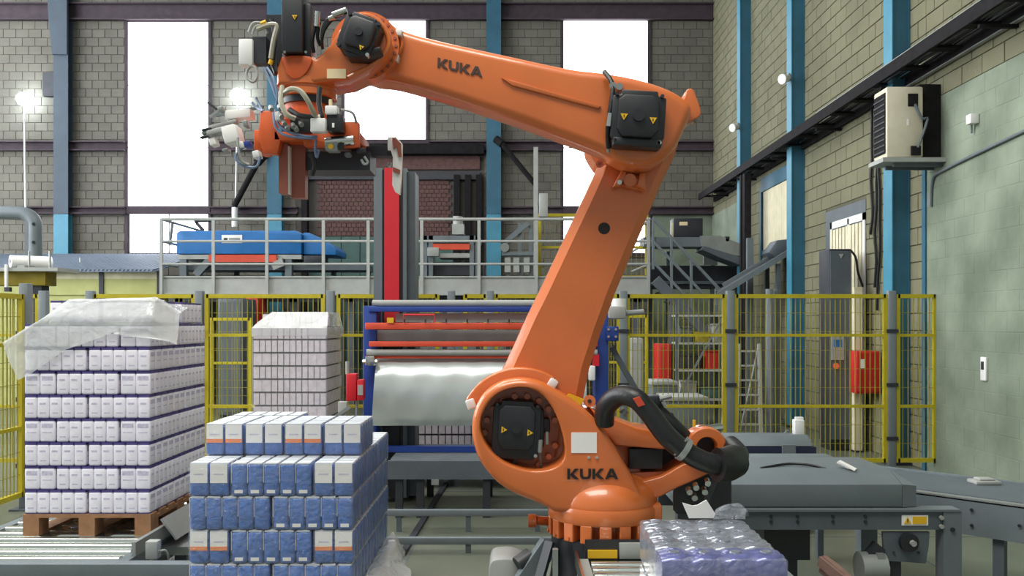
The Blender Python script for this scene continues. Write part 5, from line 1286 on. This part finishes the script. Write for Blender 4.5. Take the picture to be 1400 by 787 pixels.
zm = .60; GM = 'mauve carton bundles of the wrapped middle stack'
pallet(mx0, mx1, YMs, YMs+.8, zm-.137, 'wooden pallet under the wrapped middle stack')
t = thing('lift_table', 'grey lift table carrying the wrapped middle stack', 'lift table', ((mx0+mx1)/2, YMs+.4, 0))
B().box(mx0-.1, mx1+.1, YMs-.1, YMs+.9, zm-.23, zm-.139).build('top', GREYD, t, bevel=.01)
for x in (mx0, mx1-.08):
    for y in (YMs, YMs+.7): B().box(x, x+.08, y, y+.08, 0, zm-.23).build('leg', GREYD, t)
def mid(me, x, y, z, r, lab):
    o = bpy.data.objects.new('carton_bundle', me); COL.objects.link(o); o.location = (x, y, z); o.rotation_euler.z = r
    tag(o, lab, 'carton bundle', GM)
z = zm
for k in range(8):
    if k % 2 == 0:
        for i in range(2): mid(ma, mx0+mw*(.25+.5*i), YMs+pm/2, z, 0, 'mauve carton bundle, front %s of the %s tier, wrapped middle stack' % (('left', 'right')[i], ORD[k]))
        for j in range(1, 4): mid(ma, mx0+mw*.75, YMs+pm*(j+.5), z, 0, 'mauve carton bundle, %s along the right side, %s tier, wrapped middle stack' % (ORD[j], ORD[k]))
    else:
        for i in range(2): mid(mb2, mx0+mw*(.125+.75*i), YMs+.2, z, math.pi/2, 'mauve carton bundle set end-on, front %s of the %s tier, wrapped middle stack' % (('left', 'right')[i], ORD[k]))
        mid(ma, mx0+mw*.5, YMs+pm/2, z, 0, 'mauve carton bundle, front middle of the %s tier, wrapped middle stack' % ORD[k])
        mid(mb2, mx0+mw*.875, YMs+.6, z, math.pi/2, 'mauve carton bundle set end-on, rear right of the %s tier, wrapped middle stack' % ORD[k])
    z += hm+.001
for i in range(2): mid(ma, mx0+mw*(.3+.44*i), YMs+pm/2+.2, z, 0, 'mauve carton bundle on the very top, %s half, wrapped middle stack' % ('left', 'right')[i])
zt2 = z+hm
# clear hood over it
e = .012
L = []
def rect(x0, x1, y0, y1, z): return [(x0, y0, z), ((x0+x1)/2, y0, z), (x1, y0, z), (x1, (y0+y1)/2, z), (x1, y1, z), ((x0+x1)/2, y1, z), (x0, y1, z), (x0, (y0+y1)/2, z)]
hd = B().loops([rect(mx0-e, mx1+e, YMs-e, YMs+.82, z-.10), rect(mx0-e, mx1+e, YMs-e, YMs+.82, z-.02), rect(mx0+.03, mx1+.0, YMs+.06, YMs+.8, z+.04), rect(mx0+.14, mx1-.02, YMs+.19, YMs+.75, zt2+.012)], False, True).build('film_hood', film('milky_film_hood', (225, 228, 226), .55, .2, .6, 6), smooth=True)
tag(hd, 'clear film hood stretched over the wrapped middle stack', 'film')
B().loops([rect(mx0-e, mx1+e, YMs-e, YMs+.82, zm+.02), rect(mx0-e, mx1+e, YMs-e, YMs+.82, zm+.5), rect(mx0-e, mx1+e, YMs-e, YMs+.82, z-.101)]).build('film_skirt', film('clear_film_skirt', (232, 234, 232), .86, .15, .6, 6), hd, smooth=True)

# ------------------------------------------------------------------ stack behind the film web
Yt = 9.05
tb = far_bundle_mesh(.40, .2, .15, 6, 2)
GT = 'carton bundles in the stack behind the film web'
pallet(X_(548, Yt), X_(690, Yt), Yt, Yt+.6, .25, 'wooden pallet of the stack behind the film web')
for k in range(3):
    for i in range(3):
        o = bpy.data.objects.new('carton_bundle', tb); COL.objects.link(o); o.location = (X_(572, Yt)+.41*i, Yt+.12, .389+k*.152)
        tag(o, 'dim carton bundle behind the film web, %s tier, %s' % (ORD[k], ('left', 'middle', 'right')[i]), 'carton bundle', GT)
t = thing('under_table', 'dark roller bench under the stack behind the film web', 'bench', (X_(620, Yt), Yt+.3, 0))
B().box(X_(530, Yt), X_(790, Yt), Yt-.05, Yt+.65, .16, .248).build('top', GREYD, t)
for px in (535, 780):
    for y in (Yt-.03, Yt+.55): B().box(X_(px, Yt), X_(px+8, Yt), y, y+.06, 0, .16).build('leg', DKMETAL, t)

# ------------------------------------------------------------------ front pallet: blue cartons
YQ = 4.36; qx0, qx1 = X_(256, YQ), X_(484, YQ); qw = qx1-qx0; hc = .168
bw = qw/2/5; bd = qw/8
c_of = blue_carton(bw, bd, hc, True, True); c_wf = blue_carton(bw, bd, hc, False, True); c_wn = blue_carton(bw, bd, hc, False, False); c_on = blue_carton(bw, bd, hc, True, False)
fm = film_mesh(bw*5, bd*2, hc-.003, FILMC)
GB = 'blue carton bundles on the front pallet'
Ztop = 1.0; Q = qw/2; H = bd*2
z = Ztop-5*hc
zq0 = z
def bb(me, x, y, z, r, lab): bundle('carton_bundle', me, 5, 2, bw, bd, (x, y, z), r, lab, GB, fm)
tiers = [('B', c_wf, c_wn), ('A', c_wf, c_on), ('A', c_on, c_wf), ('B', c_wn, c_wf), ('A', c_wf, c_wn)]
tiers = ['A0', 'B0', 'A1', 'B1', 'A2']
for k, kind in enumerate(tiers):
    if kind[0] == 'B':
        for i in range(2): bb((c_wn, c_wf)[i], qx0+Q*(i+.5), YQ+H/2, z, 0, 'blue carton bundle, front %s of the %s tier on the front pallet' % (('left', 'right')[i], ORD[k]))
        for j in range(1, 6): bb(c_wf, qx0+Q*1.5, YQ+H*(j+.5), z, 0, 'blue carton bundle, %s along the right side, %s tier, front pallet' % (ORD[j], ORD[k]))
    else:
        m = c_on if kind == 'A1' else c_wn
        for i in range(2): bb(m, qx0+H/2+i*(qw-H), YQ+Q/2, z, math.pi/2, 'blue carton bundle set end-on, front %s of the %s tier, front pallet' % (('left', 'right')[i], ORD[k]))
        bb(c_wf, qx0+qw/2, YQ+H/2, z, 0, 'blue carton bundle, front middle of the %s tier on the front pallet' % ORD[k])
        for j in range(1, 3): bb(m, qx1-H/2, YQ+Q*(j+.5), z, math.pi/2, 'blue carton bundle set end-on, %s along the right side, %s tier, front pallet' % (ORD[j], ORD[k]))
        if k == 4:
            bb(m, qx0+H/2, YQ+Q*1.5, z, math.pi/2, 'blue carton bundle set end-on, second along the left side, fifth tier, front pallet')
            for j in range(1, 5): bb(c_wf, qx0+qw/2, YQ+H*(j+.5), z, 0, 'blue carton bundle in the middle column of the fifth tier, %s from the front' % ORD[j])
    z += hc
# loose upper layer, set back
yT = YQ+.235
for i in range(4):
    m = (c_on, c_wn, c_on, c_wn)[i]
    bb(m, qx0+H/2+i*H, yT+Q/2, z, math.pi/2, 'blue carton bundle with white label, %s from the left in the loose upper layer' % ('first', 'second', 'third', 'last')[i])
bb(c_wn, qx0+Q*.5, yT+Q+H/2+.01, z, 0, 'blue carton bundle at the back of the loose upper layer, left end')
# pallet and roller table below
pallet(qx0, qx1, YQ, YQ+1.2, zq0-.137, 'wooden pallet under the front stack of blue cartons') if zq0 > .14 else None
t = thing('pallet_table', 'grey low stand under the front blue stack', 'stand', ((qx0+qx1)/2, YQ+.6, 0))
if zq0-.137 > .005: B().box(qx0, qx1, YQ, YQ+1.2, 0, zq0-.1372).build('slab', GREYD, t)
# glossy film skirt at the right foot of the blue stack
g = [[W(522, 735, 5.45), W(536, 728, 5.5), W(552, 745, 5.5)], [W(512, 760, 5.1), W(536, 748, 5.15), W(556, 765, 5.2)], [W(500, 787, 4.7), W(524, 780, 4.8), W(560, 795, 4.9)], [W(492, 830, 4.6), W(520, 830, 4.6), W(565, 840, 4.7)]]
sheet('film_skirt', g, FILMW, 'loose clear film hanging at the right foot of the blue stack', 'film', .03)
t = thing('reflector_tab', 'small white reflector tab on a stem right of the blue stack', 'reflector', (X_(533, 5.7), 5.7, 0))
B().pbox(530, 540, 739, 754, 5.65, .03).build('tab', WHITE, t, bevel=.004); B().box(X_(533, 5.65), X_(536, 5.65), 5.66, 5.68, 0, Z_(754, 5.65)).build('stem', GALV, t)

# ------------------------------------------------------------------ infeed rollers and lilac bottle trays at the lower right
zc = .61
t = thing('infeed_conveyor', 'roller conveyor with pale green rollers at the foot of the robot', 'conveyor', (.75, 3.2, 0))
y = 2.3
while y < 4.0:
    B().cyl((.36, y, zc-.03), (1.16, y, zc-.03), .03, 12).build('roller', ROLLER, t, smooth=True); y += .085
for x in (.30, 1.16): B().box(x, x+.05, 2.2, 4.04, zc-.1, zc+.0).build('side_rail', GREYL if x < 1 else GREYP, t)
for y in (2.3, 3.9):
    for x in (.31, 1.16): B().box(x, x+.04, y, y+.05, 0, zc-.1).build('leg', GREYD, t)
B().box(.29, .3, 2.2, 4.04, zc-.03, zc+.04).build('guide_strip', CHROME, t)
def tray(x0, x1, y0, y1, z0, h, nx, label, top, dz=0):
    t = thing('bottle_tray', label, 'bottle tray', ((x0+x1)/2, (y0+y1)/2, z0), 'film-wrapped trays on the infeed conveyor')
    n = nx*8; m = 16; L = []; b = B()
    def hz(u, v): return h-.006-.004*(abs(math.cos(math.pi*u*nx))**8)-.014*(abs(math.cos(math.pi*u*nx))**4)*(abs(2*v-1)**4)-.004*(1-math.sin(math.pi*v))**2+.005*_nz.noise(Vector((u*14, v*7, x0+y0)))
    prof = []
    for i in range(n+1):
        u = i/n; x = x0+(x1-x0)*u; row = []
        row.append((x, y0+.002, z0+.005)); row.append((x, y0-.002+.006*abs(math.cos(math.pi*u*nx))**4, z0+h*.5))
        for j in range(m+1):
            v = j/m; row.append((x, y0+.003+(y1-y0-.006)*v, z0+hz(u, v)-.008*(max(0, abs(v-.5)-.4)/.1)**2))
        row.append((x, y1, z0+h*.5)); row.append((x, y1-.002, z0+.005)); L.append(row)
    b.loops(L, True, True)
    b.build('wrapped_top', top, t, smooth=True, angle=70)
    fb = B().box(x0-.003, x1+.003, y0-.004, y1+.002, z0+.002, z0+h-.012).build('shrink_film', FILMC, t, bevel=.01)
    for i in range(nx):
        xx = x0+(x1-x0)*(i+.5)/nx
        for sgn in (0,): B().cyl((xx, (y0+y1)/2, z0+h-.012), (xx, (y0+y1)/2, z0+h-.003), .024, 12, .018).build('bottle_cap', TRAYF, t, smooth=True)
hh = .166
ys = [2.83, 2.98, 3.13, 3.27, 3.41]
names = ['frontmost', 'second', 'third', 'rearmost']
for lev in range(2):
    for k in range(4):
        tray(.485+.004*k, .485+.405, ys[k]+.002, ys[k+1]-.004, zc+.002+lev*.168, hh, 4, 'lilac film-wrapped bottle tray, %s of the %s layer beside the robot' % (names[k], ('lower', 'upper')[lev]), TRAYB if k == 0 else TRAYF)
tag(B().prism(PX([(933, 687), (947, 691), (954, 690), (966, 683), (978, 702), (975, 708), (942, 708)], 3.36), 3.36, 3.365).build('paper_slip', PAPER), 'white notched paper slip standing behind the lilac trays', 'paper')
g = [[W(974, 709, 3.3), W(984, 709, 3.3), W(1000, 709, 3.3), W(1020, 709, 3.3)], [W(978, 697, 3.32), W(990, 693, 3.31), W(1006, 691, 3.32), W(1022, 699, 3.32)], [W(984, 694, 3.35), W(996, 690, 3.34), W(1010, 688, 3.35), W(1024, 698, 3.35)], [W(984, 707, 3.39), W(996, 707, 3.39), W(1010, 707, 3.39), W(1026, 707, 3.39)]]
sheet('film_scrap', g, FILMC, 'crumpled clear film scrap behind the lilac trays', 'film', .012, 5)
# yellow label and grey plate on the robot foot, grey castings left of it
t = thing('junction_plate', 'grey junction plate and yellow label in front of the robot foot', 'junction plate', (X_(845, 4.1), 4.1, 0))
B().pbox(847, 888, 742, 764, 4.08, .03).build('plate', GREYL, t, bevel=.003); B().pbox(804, 844, 752, 763, 4.08, .012).build('yellow_label', YLAB, t)
B().pbox(800, 890, 738, 766, 4.094, .02).build('back_plate', BLACK, t); B().box(X_(842, 4.1), X_(852, 4.1), 4.112, 4.14, 0, Z_(766, 4.1)).build('stem', DKMETAL, t)
t = thing('outrigger_bracket', 'grey cast outrigger and strut left of the robot foot', 'bracket', (X_(710, 4.3), 4.3, 0))
B().prism(PX(smooth2([(668, 800), (670, 770), (685, 764), (706, 766), (722, 780), (724, 830), (668, 830)], 3), 4.3), 4.3, 4.55).build('casting', GREYL, t, bevel=.015)
B().cyl(W(708, 773, 4.27), W(726, 760, 4.3), .045, 14).build('black_cap', BLACK, t, smooth=True)
B().beam(W(712, 800, 4.25), W(752, 742, 4.28), .06, .09).build('strut', GREYP, t); B().box(X_(670, 4.3), X_(724, 4.3), 4.3, 4.55, 0, Z_(828, 4.3)).build('foot', GREYD, t)
B().beam(W(738, 790, 4.15), W(752, 740, 4.2), .05, .02).build('black_fin', BLACK, t)
B().box(X_(756, 4.1), X_(763, 4.1), 4.1, 4.13, 0, Z_(751, 4.1)).build('sensor_post', GALV, t)

# ------------------------------------------------------------------ grey conveyor with hood at the right
Yv = 4.8; V = lambda p: X_(p, Yv); VZ = lambda p: Z_(p, Yv)
t = thing('hooded_outfeed_conveyor', 'grey outfeed conveyor with a chamfered hood right of the robot', 'conveyor', (V(1130), Yv+.3, 0))
b = B(); za, zb2, zc2 = VZ(693), VZ(662), Z_(641, Yv+.17)
xa, xb, xc = V(925), V(1255), V(1234)
b.prism_x([(Yv, za), (Yv, zb2), (Yv+.17, zc2), (Yv+.62, zc2), (Yv+.62, za)], xa, xc)
b.build('hood', GREYP, t, bevel=.006)
b = B().add([(xc, Yv, za), (xc, Yv, zb2), (xc, Yv+.17, zc2), (xc, Yv+.62, zc2), (xc, Yv+.62, za), (xb, Yv+.02, za), (xb, Yv+.02, zb2-.01), (xb, Yv+.62, zb2-.01), (xb, Yv+.62, za)],
            [(0, 5, 6, 1), (1, 6, 2), (2, 6, 7, 3), (3, 7, 8, 4), (5, 8, 7, 6), (0, 4, 8, 5), (0, 1, 2, 3, 4)]); b.build('hood_end', GREYP, t)
B().box(V(925), V(1306), Yv-.03, Yv+.05, VZ(722), VZ(696)).build('side_rail', GREYD, t); B().box(V(925), V(1308), Yv-.045, Yv+.06, VZ(697), VZ(694)).build('rail_flange', GREYP, t)
B().box(V(925), V(1262), Yv+.6, Yv+.66, VZ(722), VZ(696)).build('side_rail', GREYD, t)
for px in (1052, 1088, 1136, 1180): B().cyl((V(px), Yv-.036, VZ(704)), (V(px), Yv-.028, VZ(704)), .009, 8).cyl((V(px), Yv-.036, VZ(711)), (V(px), Yv-.028, VZ(711)), .009, 8).build('bolt', BLACK, t)
for px, y in ((1285, Yv-.04), (960, Yv-.04), (960, Yv+.58), (1235, Yv+.58)):
    if 1: B().box(V(px), V(px+25), y, y+.09, 0, VZ(697)).build('leg', GREYP, t)
for px, py in ((1282, 705), (1282, 717), (1297, 721)): B().cyl((V(px), Yv-.05, VZ(py)), (V(px), Yv-.035, VZ(py)), .012, 8).build('bolt', GREYL if px < 1290 else BLACK, t)
lb = B().pbox(1233, 1269, 704, 718, Yv-.034, .004).build('warning_label', PAPER, t)
B().pbox(1248, 1267, 706, 716, Yv-.037, .003).build('yellow_field', YLAB, lb)
B().ptri([(1236, 715.5), (1246, 715.5), (1241, 706)], Yv-.0365, .0015).build('warning_triangle', YLAB, lb); B().ptri([(1240.3, 709), (1241.7, 709), (1241.4, 714), (1240.6, 714)], Yv-.0385, .0008).build('warning_mark', INK, lb)
B().prism(PX([(1207, 727), (1271, 727), (1270, 745), (1266, 770), (1209, 766)], Yv-.02), Yv-.02, Yv).build('gearbox_plate', GREYD, t)
p = W(1241, 740, Yv-.03); B().cyl(p, p+Vector((0, -.03, 0)), .05, 20).build('hub', BLACK, t, smooth=True); B().cyl(p+Vector((0.012, -.05, 0)), p+Vector((.012, -.02, 0)), .016, 10).build('axle', GREYL, t)
for a in (1222, 1256): B().cyl(W(a, 755, Yv-.025), W(a, 755, Yv-.018), .008, 8).build('bolt', BLACK, t)
mt = B().cyl(W(1174, 775, Yv), W(1208, 775, Yv), .085, 18).build('drive_motor', GALV, t, smooth=True); B().pbox(1200, 1210, 757, 800, Yv-.06, .14).build('motor_flange', GALV, mt)
B().beam(W(1190, 760, Yv), W(1202, 745, Yv), .06, .06).build('motor_bracket', DKMETAL, mt); B().cyl(W(1212, 776, Yv-.06), W(1212, 776, Yv-.02), .02, 10).build('coupling', CHROME, mt)
B().box(V(1218), V(1232), Yv+.0, Yv+.06, 0, VZ(767)).build('motor_post', DKMETAL, t)
B().box(V(1052), V(1116), Yv+.1, Yv+.3, VZ(772), VZ(722)).build('black_void_box', BLACK, t)  # plain black box filling the void under the rail
B().box(V(1070), V(1100), Yv+.12, Yv+.28, 0, VZ(772)).build('black_void_stand', BLACK, t)
# slanted outfeed branch running to the lower right corner
t = thing('diagonal_conveyor', 'grey diagonal conveyor branch leaving at the right edge', 'conveyor', (2.5, 5.0, 0))
d = Vector((.70, -.714, 0)); n = Vector((.714, .70, 0)); c0 = Vector((2.315, 5.94, 0))
def dbar(o0, o1, s0, s1, z0, z1, nm, m):
    B().add([c0+n*o0+d*s0+Vector((0, 0, z0)), c0+n*o1+d*s0+Vector((0, 0, z0)), c0+n*o1+d*s1+Vector((0, 0, z0)), c0+n*o0+d*s1+Vector((0, 0, z0)), c0+n*o0+d*s0+Vector((0, 0, z1)), c0+n*o1+d*s0+Vector((0, 0, z1)), c0+n*o1+d*s1+Vector((0, 0, z1)), c0+n*o0+d*s1+Vector((0, 0, z1))],
            [(0,1,2,3),(4,7,6,5),(0,4,5,1),(1,5,6,2),(2,6,7,3),(3,7,4,0)]).build(nm, m, t)
dbar(-.28, .33, -.3, 2.2, .64, .68, 'belt', GREYD); dbar(-.33, -.28, .36, 2.2, .46, .655, 'side_rail', GREYP); dbar(-.335, -.275, .36, 2.2, .665, .675, 'rail_lip', GALV); dbar(.33, .37, -.3, 2.2, .48, .69, 'side_rail', GREYP)
for s in (.95, 1.7):
    for o in (-.3, .3): dbar(o, o+.06, s, s+.06, 0, .46, 'leg', GREYD)
B().beam(c0+n*-.3+d*1.0+Vector((0, 0, .1)), c0+n*-.3+d*1.5+Vector((0, 0, .48)), .04, .06).build('brace', GREYP, t)
for s, z_ in ((.6, .56), (.85, .61), (.85, .52), (1.1, .56), (1.3, .52)):
    p = c0+n*-.335+d*s+Vector((0, 0, z_)); B().cyl(p, p-n*.008, .009, 8).build('bolt', BLACK, t)
p = c0+n*.2+d*.75+Vector((0, 0, .68)); tag(B().obox(p+Vector((0, 0, .012)), (.16, .12, .024)).obox(p+Vector((0, 0, .03)), (.1, .08, .015)).build('belt_cleat', GREYL, bevel=.008), 'pale low cover lying on the diagonal conveyor', 'cover')
tag(B().beam(W(1147, 629, 5.0)+Vector((0, 0, -.004)), W(1170, 641, 4.95)+Vector((0, 0, -.004)), .05, .008).beam(W(1147, 629, 5.0)+Vector((0, .02, -.012)), W(1170, 641, 4.95)+Vector((0, .02, -.012)), .03, .01).build('white_strip', PAPER), 'bright white strip lying on the grey hood', 'strip')
tag(B().tube([W(1040, 640, 5.0)+Vector((0, 0, .0)), W(1075, 634, 5.08), W(1105, 635, 5.05), W(1130, 641, 5.0)], .008, 6, 5).build('black_cable', RUBBER, smooth=True), 'black cable lying across the grey hood', 'cable')
# machine cover further back
t = thing('machine_cover', 'blue-grey machine cover with dark front beyond the grey hood', 'machine', (X_(1060, 7), 7.2, 0))
B().prism_x([(7.0, Z_(610, 7)), (7.12, Z_(594, 7.12)), (7.6, Z_(591, 7.6)), (7.7, Z_(610, 7))], X_(985, 7), X_(1112, 7)).build('cover', GREYP, t, bevel=.01)
B().box(X_(985, 7), X_(1116, 7), 7.0, 7.6, Z_(623, 7), Z_(611, 7)).build('front_band', M('dark_navy_band', (34, 40, 66), .5, var=.1), t)
B().pbox(1070, 1088, 608, 623, 6.98, .02).build('latch', GREYP, t); B().box(X_(990, 7), X_(1110, 7), 7.02, 7.55, .05, Z_(623, 7)).build('body', GREYD, t)
for px in (995, 1098):
    for y in (7.06, 7.45): B().box(X_(px, 7), X_(px+8, 7), y, y+.05, 0, .05).build('foot', DKMETAL, t)
B().box(X_(985, 6.2), X_(1140, 6.2), 6.2, 6.36, Z_(634, 6.2), Z_(624, 6.2)).build('front_deck', GREYP, t, bevel=.008)
for px in (990, 1125): B().box(X_(px, 6.2), X_(px+8, 6.2), 6.3, 6.36, 0, Z_(634, 6.2)).build('deck_leg', GREYD, t)
tag(B().pbox(1087, 1100, 574, 594, 7.25, .08).pbox(1088, 1099, 570, 574, 7.27, .04).build('white_block', WHITE, bevel=.005), 'small white block standing on the blue-grey machine cover', 'block')
for k, (px, py) in enumerate(((1075, 594), (1091, 606))):
    g = [[W(px-5, py, 7.2-.14*k), W(px, py-7, 7.22-.14*k), W(px+5, py-1, 7.2-.14*k)], [W(px-4, py, 7.26-.14*k), W(px+1, py-5, 7.26-.14*k), W(px+5, py-3, 7.26-.14*k)]]
    sheet('film_scrap', g, FILMW, ('left', 'right')[k]+' scrap of clear film on the blue-grey machine cover', 'film', .012, 4)
tag(B().beam(W(1124, 766, 4.3), W(1166, 800, 4.1), .05, .05).beam(W(1124, 770, 4.3), W(1166, 806, 4.1), .02, .09).box(X_(1150, 4.2), X_(1160, 4.2), 4.17, 4.22, 0, .45).build('rusty_angle', WOODD), 'rusty steel angle at the bottom edge right of the trays', 'steel angle')
